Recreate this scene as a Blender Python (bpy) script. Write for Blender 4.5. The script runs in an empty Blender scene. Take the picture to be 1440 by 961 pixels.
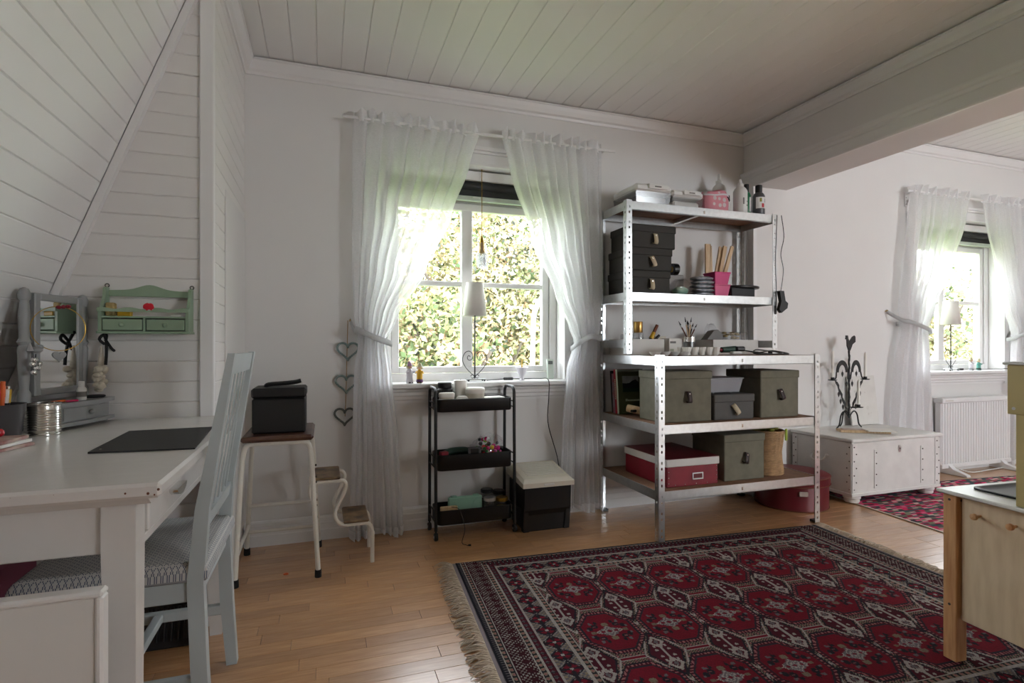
import bpy, bmesh, math, random
import numpy as np
from mathutils import Vector, Matrix
random.seed(7)
rng = np.random.default_rng(11)
SC = bpy.context.scene
COL = SC.collection
PI = math.pi

# ---------------------------------------------------------------- camera
YAW = math.atan(265/765.0)
cam_d = bpy.data.cameras.new('camera')
cam_d.sensor_width = 36.0; cam_d.lens = 36.0*765/1440
cam_d.shift_y = 5.5/1440; cam_d.clip_start = .02; cam_d.clip_end = 200
cam = bpy.data.objects.new('camera', cam_d); COL.objects.link(cam)
cam.location = (0, 0, 1.0); cam.rotation_euler = (PI/2, 0, -YAW)
SC.camera = cam

# ---------------------------------------------------------------- world, sun, daylight, exposure
W = bpy.data.worlds.new('sky'); SC.world = W; W.use_nodes = True
bg = W.node_tree.nodes['Background']
bg.inputs[0].default_value = (.88, .94, 1, 1); bg.inputs[1].default_value = 5.6
sun_d = bpy.data.lights.new('sun_offscreen', 'SUN'); sun_d.energy = 2.6; sun_d.angle = .02; sun_d.color = (1, .95, .84)
sun = bpy.data.objects.new('sun_offscreen', sun_d); COL.objects.link(sun)
sun.rotation_euler = Vector((-.55, .50, -.75)).to_track_quat('-Z', 'Y').to_euler()
def area(name, loc, tgt, sx, sy, power, colr=(1, .985, .96)):
    d = bpy.data.lights.new(name, 'AREA'); d.shape = 'RECTANGLE'; d.size = sx; d.size_y = sy; d.energy = power; d.color = colr
    o = bpy.data.objects.new(name, d); COL.objects.link(o); o.location = loc
    o.rotation_euler = (Vector(tgt)-Vector(loc)).to_track_quat('-Z', 'Y').to_euler(); return o
# daylight of the far room's window opposite the photographed one (the candelabra and box-handle shadows point back to it)
area('window_rear_offscreen', (4.4, -2.43, 1.45), (4.4, 3, 1.35), 1.2, 1.1, 30, (.90, .95, 1))
SC.view_settings.view_transform = 'Standard'; SC.view_settings.look = 'None'
SC.view_settings.gamma = 1; SC.view_settings.use_curve_mapping = False
SC.view_settings.exposure = 1.0

# ---------------------------------------------------------------- materials
def C(r, g, b):
    f = lambda x: (x/255/12.92) if x/255 <= .04045 else ((x/255+.055)/1.055)**2.4
    return (f(r), f(g), f(b), 1)
MATS = {}
def mat(name, col, rough=.5, metal=0, var=.06, scale=6, bump=0, bscale=60, spec=.5, col2=None, stretch=None, sss=0, rnd=0, coat=0):
    m = bpy.data.materials.new(name); m.use_nodes = True; nt = m.node_tree; N = nt.nodes; Lk = nt.links
    p = N['Principled BSDF']; p.inputs['Roughness'].default_value = rough; p.inputs['Metallic'].default_value = metal
    p.inputs['Specular IOR Level'].default_value = spec
    if coat: p.inputs['Coat Weight'].default_value = coat; p.inputs['Coat Roughness'].default_value = .24; p.inputs['Coat IOR'].default_value = 1.6
    tc = N.new('ShaderNodeTexCoord'); src = tc.outputs['Object']
    if stretch:
        mp = N.new('ShaderNodeMapping'); mp.inputs['Scale'].default_value = stretch; Lk.new(src, mp.inputs[0]); src = mp.outputs[0]
    nz = N.new('ShaderNodeTexNoise'); nz.inputs['Scale'].default_value = scale; nz.inputs['Detail'].default_value = 5
    Lk.new(src, nz.inputs['Vector'])
    mx = N.new('ShaderNodeMix'); mx.data_type = 'RGBA'
    c2 = col2 if col2 else tuple(max(0, c*(1-var*2.2)) for c in col[:3])+(1,)
    mx.inputs[6].default_value = col; mx.inputs[7].default_value = c2
    rmp = N.new('ShaderNodeMapRange'); rmp.inputs[1].default_value = .35; rmp.inputs[2].default_value = .7
    Lk.new(nz.outputs[0], rmp.inputs[0]); Lk.new(rmp.outputs[0], mx.inputs[0])
    out = mx.outputs[2]
    if rnd:
        oi = N.new('ShaderNodeObjectInfo'); ge = N.new('ShaderNodeNewGeometry')
        ad = N.new('ShaderNodeMath'); ad.operation = 'ADD'; Lk.new(oi.outputs['Random'], ad.inputs[0]); Lk.new(ge.outputs['Random Per Island'], ad.inputs[1])
        fr = N.new('ShaderNodeMath'); fr.operation = 'FRACT'; Lk.new(ad.outputs[0], fr.inputs[0])
        m2 = N.new('ShaderNodeMapRange'); m2.inputs[3].default_value = 1-rnd; m2.inputs[4].default_value = 1+rnd*.6; Lk.new(fr.outputs[0], m2.inputs[0])
        hs = N.new('ShaderNodeHueSaturation'); Lk.new(m2.outputs[0], hs.inputs['Value']); Lk.new(out, hs.inputs['Color']); out = hs.outputs[0]
    Lk.new(out, p.inputs['Base Color'])
    if bump:
        nb = N.new('ShaderNodeTexNoise'); nb.inputs['Scale'].default_value = bscale; nb.inputs['Detail'].default_value = 3; Lk.new(src, nb.inputs['Vector'])
        bp = N.new('ShaderNodeBump'); bp.inputs['Strength'].default_value = bump; bp.inputs['Distance'].default_value = .004
        Lk.new(nb.outputs[0], bp.inputs['Height']); Lk.new(bp.outputs[0], p.inputs['Normal'])
    MATS[name] = m; return m
def attr_mat(name, attr, rough=.9, bump=0, spec=.2):
    m = bpy.data.materials.new(name); m.use_nodes = True; N = m.node_tree.nodes; Lk = m.node_tree.links
    p = N['Principled BSDF']; p.inputs['Roughness'].default_value = rough; p.inputs['Specular IOR Level'].default_value = spec
    a = N.new('ShaderNodeAttribute'); a.attribute_name = attr
    nz = N.new('ShaderNodeTexNoise'); nz.inputs['Scale'].default_value = 9; tc = N.new('ShaderNodeTexCoord'); Lk.new(tc.outputs['Object'], nz.inputs['Vector'])
    mr = N.new('ShaderNodeMapRange'); mr.inputs[3].default_value = .8; mr.inputs[4].default_value = 1.2; Lk.new(nz.outputs[0], mr.inputs[0])
    hs = N.new('ShaderNodeHueSaturation'); Lk.new(a.outputs['Color'], hs.inputs['Color']); Lk.new(mr.outputs[0], hs.inputs['Value'])
    Lk.new(hs.outputs[0], p.inputs['Base Color'])
    MATS[name] = m; return m
def glass_mat(name, tint=(1, 1, 1, 1), refl=.06, rough=.02):
    m = bpy.data.materials.new(name); m.use_nodes = True; N = m.node_tree.nodes; Lk = m.node_tree.links
    N.remove(N['Principled BSDF']); o = N['Material Output']
    t = N.new('ShaderNodeBsdfTransparent'); t.inputs[0].default_value = tint
    g = N.new('ShaderNodeBsdfGlossy'); g.inputs['Roughness'].default_value = rough
    x = N.new('ShaderNodeMixShader'); x.inputs[0].default_value = refl
    Lk.new(t.outputs[0], x.inputs[1]); Lk.new(g.outputs[0], x.inputs[2]); Lk.new(x.outputs[0], o.inputs[0]); MATS[name] = m; return m
def sheer_mat(name, col=(.94, .94, .95, 1), see=.34):
    m = bpy.data.materials.new(name); m.use_nodes = True; N = m.node_tree.nodes; Lk = m.node_tree.links
    N.remove(N['Principled BSDF']); o = N['Material Output']
    t = N.new('ShaderNodeBsdfTransparent')
    d = N.new('ShaderNodeBsdfDiffuse'); d.inputs[0].default_value = col
    tl = N.new('ShaderNodeBsdfTranslucent'); tl.inputs[0].default_value = col
    a = N.new('ShaderNodeMixShader'); a.inputs[0].default_value = .62; Lk.new(d.outputs[0], a.inputs[1]); Lk.new(tl.outputs[0], a.inputs[2])
    tc = N.new('ShaderNodeTexCoord'); mp = N.new('ShaderNodeMapping'); mp.inputs['Scale'].default_value = (90, 90, 500); Lk.new(tc.outputs['Object'], mp.inputs[0])
    nz = N.new('ShaderNodeTexNoise'); nz.inputs['Scale'].default_value = 1; Lk.new(mp.outputs[0], nz.inputs['Vector'])
    mr = N.new('ShaderNodeMapRange'); mr.inputs[1].default_value = .3; mr.inputs[2].default_value = .7; mr.inputs[3].default_value = 1-see-.05; mr.inputs[4].default_value = 1-see+.05
    Lk.new(nz.outputs[0], mr.inputs[0])
    x = N.new('ShaderNodeMixShader'); Lk.new(mr.outputs[0], x.inputs[0]); Lk.new(t.outputs[0], x.inputs[1]); Lk.new(a.outputs[0], x.inputs[2])
    Lk.new(x.outputs[0], o.inputs[0]); MATS[name] = m; return m
def dots_mat(name, base, dot, scale, size, rough=.7):
    m = bpy.data.materials.new(name); m.use_nodes = True; N = m.node_tree.nodes; Lk = m.node_tree.links
    p = N['Principled BSDF']; p.inputs['Roughness'].default_value = rough
    tc = N.new('ShaderNodeTexCoord'); v = N.new('ShaderNodeTexVoronoi'); v.inputs['Scale'].default_value = scale; v.inputs['Randomness'].default_value = .25
    Lk.new(tc.outputs['Object'], v.inputs['Vector'])
    lt = N.new('ShaderNodeMath'); lt.operation = 'LESS_THAN'; lt.inputs[1].default_value = size; Lk.new(v.outputs['Distance'], lt.inputs[0])
    mx = N.new('ShaderNodeMix'); mx.data_type = 'RGBA'; mx.inputs[6].default_value = base; mx.inputs[7].default_value = dot
    Lk.new(lt.outputs[0], mx.inputs[0]); Lk.new(mx.outputs[2], p.inputs['Base Color']); MATS[name] = m; return m

mat('wall_paint', C(226, 224, 222), .7, var=.01, scale=3, bump=.08, bscale=250)
mat('panel_paint', C(228, 225, 222), .45, var=.015, scale=3, bump=.05, bscale=90, stretch=(1, 1, 1))
mat('ceiling_paint', C(240, 240, 239), .38, var=.012, scale=2)
mat('trim_paint', C(232, 231, 230), .35, var=.01, scale=3)
mat('floor_wood', C(208, 160, 114), .30, var=.07, scale=3, bump=.04, bscale=40, stretch=(3, 40, 1), col2=C(186, 136, 90), rnd=.17, spec=.5, coat=1.0)
mat('joint', C(164, 122, 86), .8)
mat('gap', C(60, 45, 34), .9)
mat('desk_paint', C(222, 219, 216), .26, var=.03, scale=4, bump=.12, bscale=25, spec=.6)
mat('worn_wood', C(110, 62, 40), .7)
mat('chair_paint', C(184, 193, 195), .4, var=.05, scale=5, bump=.05, bscale=40)
mat('black_plastic', C(15, 15, 16), .38)
mat('black_matte', C(30, 30, 31), .6, bump=.05)
mat('black_metal', C(12, 12, 13), .42)
mat('black_leather', C(13, 13, 14), .5, bump=.15, bscale=300)
mat('dark_rubber', C(18, 18, 18), .8)
mat('steel', C(212, 214, 214), .30, metal=1, var=.05, scale=45, bump=.02, bscale=60)
mat('tub_grey', C(150, 152, 158), .3)
mat('steel_bright', C(225, 225, 222), .16, metal=1, var=.03)
mat('tin', C(215, 213, 206), .2, metal=1, var=.03)
mat('brass', C(176, 140, 60), .3, metal=1, var=.05)
mat('gold_tin', C(200, 160, 95), .3, metal=1)
mat('hardboard', C(140, 104, 80), .75, var=.12, scale=30)
mat('box_dark', C(52, 50, 46), .75, var=.05, scale=30, bump=.1, bscale=400)
mat('box_greygreen', C(118, 114, 98), .85, var=.08, scale=25, bump=.15, bscale=500)
mat('box_grey', C(88, 86, 84), .8, var=.04, scale=30, bump=.1, bscale=400)
mat('leather_tan', C(186, 172, 146), .6, var=.05)
mat('leather_dark', C(48, 32, 32), .5, var=.05)
mat('red_box', C(136, 18, 38), .5, var=.14, scale=9)
mat('red_dark', C(104, 18, 30), .38, var=.12, scale=8)
mat('white_trim', C(214, 210, 204), .5, var=.04)
mat('white_plastic', C(226, 225, 222), .4, var=.01)
mat('offwhite', C(214, 206, 190), .5, var=.02)
mat('white_metal', C(226, 222, 212), .35, var=.03, scale=15)
mat('chip', C(70, 60, 52), .8)
mat('stool_wood', C(62, 32, 26), .35, var=.2, scale=14, col2=C(96, 64, 46), coat=.3)
mat('step_wood', C(70, 46, 36), .4, var=.2, scale=18, col2=C(148, 120, 84))
mat('wicker', C(196, 158, 116), .75, var=.15, scale=40, bump=.5, bscale=220)
mat('green_paint', C(148, 170, 144), .45, var=.07, scale=12, bump=.06)
mat('grey_paint', C(156, 158, 158), .42, var=.05, scale=12)
mat('pale_wood', C(214, 186, 148), .5, var=.08, scale=6, stretch=(14, 14, 1.5), col2=C(194, 160, 120))
mat('pine', C(216, 170, 122), .45, var=.1, scale=5, stretch=(14, 14, 1.2), col2=C(186, 132, 84))
mat('birch_ply', C(226, 206, 174), .5, var=.05, scale=4, stretch=(2, 12, 2), col2=C(212, 190, 156))
mat('yellow_ply', C(196, 180, 124), .5, var=.05, scale=4)
mat('counter_white', C(224, 226, 222), .3, var=.01)
mat('chest_paint', C(226, 224, 220), .45, var=.05, scale=9, bump=.12, bscale=30)
mat('iron', C(28, 28, 30), .5, bump=.1)
mat('candle_wax', C(238, 234, 226), .4)
mat('paper', C(236, 233, 226), .7, var=.02)
mat('magazine', C(206, 196, 180), .4, var=.2, scale=14, col2=C(150, 70, 70))
mat('shade_fabric', C(236, 232, 224), .8, bump=.1, bscale=500)
mat('pen_black', C(20, 20, 22), .3); mat('pen_white', C(228, 226, 224), .35); mat('pen_orange', C(236, 110, 50), .4)
mat('pen_pink', C(216, 40, 100), .4); mat('pen_green', C(160, 180, 60), .4); mat('pen_red', C(196, 30, 60), .4); mat('pen_yellow', C(214, 168, 30), .4)
mat('pot_dark', C(70, 66, 68), .45, var=.05); mat('cherry', C(190, 16, 34), .15, coat=.5)
mat('teal_bead', C(132, 152, 148), .6, var=.1, scale=60); mat('teal_bead_dark', C(100, 104, 98), .6, var=.1, scale=60)
mat('jute', C(176, 146, 108), .9)
mat('mint', C(136, 178, 158), .5, var=.02)
mat('pink_plastic', C(204, 48, 120), .35, var=.04); mat('pink_pale', C(220, 90, 140), .35, var=.04)
mat('pink_cloth', C(218, 150, 160), .85, var=.04, bump=.1)
dots_mat('pink_dotted', C(214, 140, 152), C(206, 196, 196), 26, .36)
dots_mat('toadstool', C(200, 16, 40), C(240, 236, 232), 75, .38)
mat('green_bottle', C(22, 110, 70), .35); mat('grey_bottle', C(84, 84, 88), .4); mat('label_red', C(196, 40, 50), .5); mat('label_olive', C(150, 150, 60), .5)
mat('silver_foil', C(176, 180, 188), .35, metal=.5, var=.25, scale=40, bump=.5, bscale=70)
mat('book_green', C(74, 80, 52), .5, var=.03); mat('book_red', C(170, 28, 48), .45); mat('book_spine', C(190, 206, 188), .5)
mat('book_mix', C(140, 134, 146), .5, var=.4, scale=30, col2=C(150, 60, 70))
mat('picture_sky', C(150, 158, 158), .4, var=.2, scale=20); mat('picture_hill', C(20, 32, 36), .5, var=.2); mat('picture_grass', C(14, 50, 34), .5)
mat('letters_pale', C(186, 192, 170), .6)
mat('print_grey', C(120, 116, 112), .6)
mat('skin_clay', C(222, 180, 150), .5); mat('clay_white', C(214, 210, 216), .4, var=.05); mat('clay_yellow', C(226, 176, 30), .4); mat('clay_purple', C(92, 40, 96), .4)
mat('clay_lilac', C(176, 140, 176), .4); mat('clay_teal', C(90, 160, 146), .4); mat('clay_black', C(34, 26, 26), .4); mat('clay_hair', C(196, 190, 150), .5)
mat('lcd', C(96, 104, 100), .3); mat('thermo_case', C(206, 216, 204), .4)
mat('shell_cream', C(224, 214, 196), .8, var=.1, scale=60, bump=.6, bscale=120)
mat('ribbon', C(20, 20, 22), .7); mat('amber', C(180, 110, 50), .35)
mat('mixed_gold', C(196, 170, 110), .6, var=.3, scale=50)
mat('grey_heap', C(130, 128, 126), .7)
mat('dark_green', C(28, 60, 48), .5)
mat('radiator', C(232, 232, 232), .35, var=.01)
mat('blind_black', C(30, 32, 34), .6); mat('blind_green', C(196, 206, 196), .5)
mat('canvas_white', C(222, 219, 214), .8, var=.04, scale=10)
mat('pink_box', C(150, 84, 110), .7); mat('fringe', C(196, 178, 158), .95, var=.12, scale=40)
mat('rug_selvage', C(128, 118, 122), .95)
mat('bark', C(110, 100, 92), .9, var=.15); mat('grass', C(120, 150, 60), .9, var=.2, scale=2)
mat('house_red', C(206, 150, 140), .8); mat('house_roof', C(190, 130, 120), .8); mat('house_white', C(236, 234, 230), .7)
mat('white_exterior', C(236, 236, 236), .6); mat('asphalt', C(150, 150, 150), .9)
attr_mat('rug_pile', 'tint', .95); attr_mat('rag_weave', 'tint', .95); attr_mat('leaf', 'tint', .6, spec=.3); attr_mat('seat_weave', 'tint', .9)
attr_mat('pompom', 'tint', .95)
glass_mat('pane_glass', (1, 1, 1, 1), .03); glass_mat('clear_plastic', (.80, .81, .82, 1), .12, .15); glass_mat('frost_plastic', (.55, .55, .56, 1), .3, .35)
glass_mat('crystal', (.92, .93, .95, 1), .35, .03); glass_mat('film', (.94, .94, .95, 1), .10, .12)
sheer_mat('sheer', see=.31); sheer_mat('sheer_dense', see=.10); sheer_mat('tie_lace', (.72, .72, .72, 1), .1)
mm = bpy.data.materials.new('mirror_glass'); mm.use_nodes = True
pp = mm.node_tree.nodes['Principled BSDF']; pp.inputs['Metallic'].default_value = 1; pp.inputs['Roughness'].default_value = .015; pp.inputs['Base Color'].default_value = (.9, .91, .92, 1); MATS['mirror_glass'] = mm

# ---------------------------------------------------------------- mesh helpers
class MB:
    def __init__(s): s.v = []; s.f = []
    def add(s, vs, fs):
        o = len(s.v); s.v += [tuple(p) for p in vs]; s.f += [tuple(i+o for i in q) for q in fs]; return s
    def box(s, x0, x1, y0, y1, z0, z1, b=0.0):
        if b <= 0:
            return s.add([(x, y, z) for x in (x0, x1) for y in (y0, y1) for z in (z0, z1)],
                         [(0, 1, 3, 2), (4, 6, 7, 5), (0, 4, 5, 1), (2, 3, 7, 6), (0, 2, 6, 4), (1, 5, 7, 3)])
        b = min(b, (x1-x0)*.49, (y1-y0)*.49, (z1-z0)*.49); lo = (x0, y0, z0); hi = (x1, y1, z1)
        vs = []; idx = {}
        for sx in (0, 1):
            for sy in (0, 1):
                for sz in (0, 1):
                    S = (sx, sy, sz)
                    for a in range(3):
                        p = [0, 0, 0]
                        for k in range(3):
                            e = hi[k] if S[k] else lo[k]; d = -b if S[k] else b
                            p[k] = e if k == a else e+d
                        idx[(S, a)] = len(vs); vs.append(p)
        fs = []
        for a in range(3):
            o = [k for k in range(3) if k != a]
            for sa in (0, 1):
                q = []
                for (i, j) in ((0, 0), (1, 0), (1, 1), (0, 1)):
                    S = [0, 0, 0]; S[a] = sa; S[o[0]] = i; S[o[1]] = j; q.append(idx[(tuple(S), a)])
                fs.append(q)
            for i in (0, 1):
                for j in (0, 1):
                    S0 = [0, 0, 0]; S0[o[0]] = i; S0[o[1]] = j; S1 = list(S0); S1[a] = 1; S0 = tuple(S0); S1 = tuple(S1)
                    fs.append([idx[(S0, o[0])], idx[(S1, o[0])], idx[(S1, o[1])], idx[(S0, o[1])]])
        for sx in (0, 1):
            for sy in (0, 1):
                for sz in (0, 1): fs.append([idx[((sx, sy, sz), a)] for a in range(3)])
        return s.add(vs, fs)
    def cyl(s, p0, p1, r0, r1=None, n=14, cap=True):
        r1 = r0 if r1 is None else r1; p0 = Vector(p0); p1 = Vector(p1); d = (p1-p0).normalized()
        u = d.orthogonal().normalized(); w = d.cross(u); vs = []
        for (p, r) in ((p0, r0), (p1, r1)):
            for i in range(n):
                a = 2*PI*i/n; vs.append(p+u*(r*math.cos(a))+w*(r*math.sin(a)))
        fs = [(i, (i+1) % n, n+(i+1) % n, n+i) for i in range(n)]
        if cap: fs += [tuple(range(n))[::-1], tuple(range(n, 2*n))]
        return s.add(vs, fs)
    def tube(s, pts, r, n=8, closed=False, cap=True):
        P = [Vector(p) for p in pts]; m = len(P); rr = r if hasattr(r, '__len__') else [r]*m
        vs = []; up = None
        for i in range(m):
            if closed: t = (P[(i+1) % m]-P[i-1]).normalized()
            else: t = (P[min(i+1, m-1)]-P[max(i-1, 0)]).normalized()
            if up is None: up = t.orthogonal().normalized()
            else:
                up = up-t*up.dot(t)
                up = up.normalized() if up.length > 1e-6 else t.orthogonal().normalized()
            w = t.cross(up)
            for k in range(n):
                a = 2*PI*k/n; vs.append(P[i]+up*(rr[i]*math.cos(a))+w*(rr[i]*math.sin(a)))
        fs = []
        for i in range(m if closed else m-1):
            j = (i+1) % m
            for k in range(n): fs.append((i*n+k, i*n+(k+1) % n, j*n+(k+1) % n, j*n+k))
        if cap and not closed: fs += [tuple(range(n))[::-1], tuple(range((m-1)*n, m*n))]
        return s.add(vs, fs)
    def lathe(s, prof, c=(0, 0, 0), n=24, sx=1, sy=1, cap=True):
        vs = []; m = len(prof)
        for (r, z) in prof:
            for k in range(n):
                a = 2*PI*k/n; vs.append((c[0]+r*sx*math.cos(a), c[1]+r*sy*math.sin(a), c[2]+z))
        fs = [(i*n+k, i*n+(k+1) % n, (i+1)*n+(k+1) % n, (i+1)*n+k) for i in range(m-1) for k in range(n)]
        if cap: fs += [tuple(range(n))[::-1], tuple(range((m-1)*n, m*n))]
        return s.add(vs, fs)
    def prism(s, poly, axis, d0, d1):
        def P(a, b, d): return {'x': (d, a, b), 'y': (a, d, b), 'z': (a, b, d)}[axis]
        n = len(poly); vs = [P(a, b, d0) for a, b in poly]+[P(a, b, d1) for a, b in poly]
        return s.add(vs, [tuple(range(n))[::-1], tuple(range(n, 2*n))]+[(i, (i+1) % n, n+(i+1) % n, n+i) for i in range(n)])
    def hexa(s, bot, top):      # 4 bottom points, 4 top points
        return s.add(list(bot)+list(top), [(3, 2, 1, 0), (4, 5, 6, 7)]+[(i, (i+1) % 4, 4+(i+1) % 4, 4+i) for i in range(4)])
    def sphere(s, c, r, n=10, m=7, sz=1):
        return s.lathe([(max(1e-4, r*math.sin(PI*i/m)), -r*sz*math.cos(PI*i/m)) for i in range(m+1)], c, n, cap=False)
    def xform(s, M): s.v = [tuple(M @ Vector(p)) for p in s.v]; return s
    def mesh(s, name, m, smooth=35, recalc=True):
        me = bpy.data.meshes.new(name); me.from_pydata(s.v, [], s.f)
        if recalc:
            b = bmesh.new(); b.from_mesh(me); bmesh.ops.recalc_face_normals(b, faces=b.faces); b.to_mesh(me); b.free()
        if smooth:
            me.polygons.foreach_set('use_smooth', [True]*len(me.polygons)); me.set_sharp_from_angle(angle=math.radians(smooth))
        me.materials.append(MATS[m]); me.update(); return me
    def build(s, name, m, parent=None, smooth=35, loc=None, **k):
        return link(name, s.mesh(name, m, smooth), parent, loc, **k)
def link(name, me, parent=None, loc=None, label=None, cat=None, group=None, kind=None):
    o = bpy.data.objects.new(name, me); COL.objects.link(o)
    if parent is not None: o.parent = parent
    if loc is not None: o.location = loc
    tag(o, label, cat, group, kind); return o
def tag(o, label=None, cat=None, group=None, kind=None):
    if label: o['label'] = label
    if cat: o['category'] = cat
    if group: o['group'] = group
    if kind: o['kind'] = kind
    return o
def thing(name, label, cat, loc=(0, 0, 0), rz=0, group=None):
    o = bpy.data.objects.new(name, None); COL.objects.link(o); o.empty_display_size = .05
    o.location = loc; o.rotation_euler = (0, 0, rz); return tag(o, label, cat, group)
def dup(root, loc, rz=None, label=None):
    r = root.copy(); COL.objects.link(r); r.location = loc
    if rz is not None: r.rotation_euler = (0, 0, rz)
    if label: r['label'] = label
    for ch in list(root.children):
        c = ch.copy(); COL.objects.link(c); c.parent = r
        for g in list(ch.children):
            d = g.copy(); COL.objects.link(d); d.parent = c
    return r
def spline(keys, n):
    """Catmull-Rom through control points -> n points"""
    K = [Vector(k) for k in keys]; out = []
    for i in range(n):
        t = i/(n-1)*(len(K)-1); j = min(int(t), len(K)-2); u = t-j
        p0 = K[max(j-1, 0)]; p1 = K[j]; p2 = K[j+1]; p3 = K[min(j+2, len(K)-1)]
        out.append(.5*((2*p1)+(p2-p0)*u+(2*p0-5*p1+4*p2-p3)*u*u+(3*p1-p0-3*p2+p3)*u**3))
    return out
def proj(x, y, z):
    fw = x*math.sin(YAW)+y*math.cos(YAW); r = x*math.cos(YAW)-y*math.sin(YAW)
    if fw < .1: return None
    return 720+765*r/fw, 486-765*(z-1)/fw
STR = dict(kind='structure')
# ================================================================ STRUCTURE
RUG_O = Vector((.566, 2.424, 0)); RUG_A = math.radians(-3.6); RUG_L, RUG_W = 2.0, 1.425
def in_rug(x, y, m=0.0):
    p = Vector((x, y, 0))-RUG_O; c, s = math.cos(RUG_A), math.sin(RUG_A)
    a = c*p.x+s*p.y; b = s*p.x-c*p.y
    return m < a < RUG_L-m and m < b < RUG_W-m
def in_rag(x, y): return 3.15+(y-2.5)*.22 < x < 6 and .95 < y < 2.85

# ---- floor: sub-floor plus beech strips
floor = MB().box(-1.45, 6.45, -2.45, 3.0, -.06, -.0085).build('floor', 'joint', smooth=0, **STR)
SW = .066; lens = [.30, .38, .46, .54, .62]
strip_me = [MB().box(0.0006, L-.0006, .0004, SW-.0004, -.0085, 0, .0007).mesh('floor_strip', 'floor_wood', 0) for L in lens]
rest = MB(); cand = []
j = 0; y = 2.98-SW
while y > -2.4:
    x = -1.4-random.random()*.4
    while x < 6.4:
        k = random.randrange(5); L = lens[k]; cx, cy = x+L/2, y+SW/2
        q = proj(cx, cy, 0); vis = q and -60 < q[0] < 1500 and 500 < q[1] < 1000
        cov = all(in_rug(a, cy, .03) or in_rag(a, cy) for a in (x, cx, x+L))
        if vis and not cov and cx < 4.0 and cx > -1.0: cand.append((-(q[1]), x, y, k))
        else: rest.box(x+.0006, x+L-.0006, y+.0004, y+SW-.0004, -.0085, 0)
        x += L
    y -= SW
cand.sort()
for n, (_, x, y, k) in enumerate(cand):
    if n < 300: link('floor_strip', strip_me[k], floor, (x, y, 0))
    else: rest.box(x+.0006, x+lens[k]-.0006, y+.0004, y+SW-.0004, -.0085, 0)
rest.build('floor_strips', 'floor_wood', floor, 0, kind='stuff')

# ---- flat ceilings with grooved boards
def board_ceiling(name, x0, x1, z, pitch, gapm='gap'):
    base = MB().box(x0, x1, -2.45, 2.98, z+.012, z+.1).build(name, 'trim_paint', smooth=0, **STR)
    me = MB().box(.0002, pitch-.0002, -2.44, 2.952, 0, .0135, .0036).mesh('ceiling_board', 'ceiling_paint', 0)
    n = int(math.ceil((x1-x0)/pitch))
    for i in range(n):
        if x0+(i+1)*pitch > x1+.03: break
        link('ceiling_board', me, base, (x0+i*pitch, 0, z))
    return base
board_ceiling('ceiling', -.37, 2.72, 2.425, .1133)
board_ceiling('ceiling.001', 2.90, 6.40, 2.57, .1133)

# ---- sloped ceiling on the left
e = Vector((-.3512, 0, -.9363)); nrm = Vector((.9363, 0, -.3512)); top = Vector((-.37, 0, 2.425))
M = Matrix(((e.x, 0, nrm.x), (e.y, 1, nrm.y), (e.z, 0, nrm.z)))
def sl(a, y, t): return top+e*a+Vector((0, y, 0))+nrm*t
SLL = 2.58
slope = MB().hexa([sl(0, -2.45, -.10), sl(SLL, -2.45, -.10), sl(SLL, 2.24, -.10), sl(0, 2.24, -.10)],
                  [sl(0, -2.45, -.013), sl(SLL, -2.45, -.013), sl(SLL, 2.24, -.013), sl(0, 2.24, -.013)]).build('ceiling_slope', 'trim_paint', smooth=0, **STR)
mb = MB().box(.0002, .0724, -2.44, 2.1595, -.0135, 0, .0034); mb.v = [tuple(M @ Vector(p)) for p in mb.v]
bme = mb.mesh('slope_board', 'ceiling_paint', 0)
for i in range(35):
    link('slope_board', bme, slope, top+e*(i*.0726))
# ---- panelled gable wall (wall_left), its corner post, and the return wall
def xs(z): return -.37+(z-2.425)*.3751
wl = MB().prism([(-1.3, 0), (-.372, 0), (-.372, 2.425), (xs(2.425)-.02, 2.425), (xs(.05)-.05, .05)], 'y', 2.203, 2.30).build('wall_left', 'trim_paint', smooth=0, **STR)
z = 1.306-18*.0721
while z < 2.40:
    z1 = min(z+.0719, 2.425); g = .0034
    z0 = max(z, .0)
    x0a, x0b = xs(z0)-.01, xs(z1)-.01; x1 = -.405
    if x0b < x1:
        mb = MB()
        mb.add([(x0a, 2.203, z0), (x1, 2.203, z0), (x1, 2.203, z1), (x0b, 2.203, z1),
                (x0a, 2.1935, z0), (x1, 2.1935, z0), (x1, 2.1935, z1), (x0b, 2.1935, z1),
                (x0a, 2.190, z0+g), (x1, 2.190, z0+g), (x1, 2.190, z1-g), (x0b, 2.190, z1-g)],
               [(3, 2, 1, 0), (8, 9, 10, 11), (0, 1, 5, 4), (4, 5, 9, 8), (11, 10, 6, 7), (7, 6, 2, 3), (1, 2, 6, 5), (5, 6, 10, 9), (0, 4, 7, 3), (4, 8, 11, 7)])
        mb.build('wall_board', 'panel_paint', wl, 0)
    z += .0721
MB().box(-.415, -.370, 2.178, 2.215, 0, 2.425, .003).build('trim_1', 'trim_paint', smooth=0, **STR)
ts = MB(); ts.hexa([sl(-.0, 2.162, .0), sl(2.45, 2.162, .0), sl(2.45, 2.190, .0), sl(-.0, 2.190, .0)],
                   [sl(.03, 2.166, .022), sl(2.45, 2.166, .022), sl(2.45, 2.190, .022), sl(.03, 2.190, .022)]); ts.build('trim_2', 'trim_paint', smooth=0, **STR)
ws = MB().box(-.47, -.378, 2.215, 3.0, 0, 2.43).build('wall_side', 'trim_paint', smooth=0, **STR)
for i in range(34):
    z0 = .002+i*.0721; z1 = min(z0+.0713, 2.43)
    MB().box(-.379, -.370, 2.216, 2.405 if z0 < 1.55 else 2.979, z0, z1, .003).build('wall_board', 'panel_paint', ws, 0)
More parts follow.
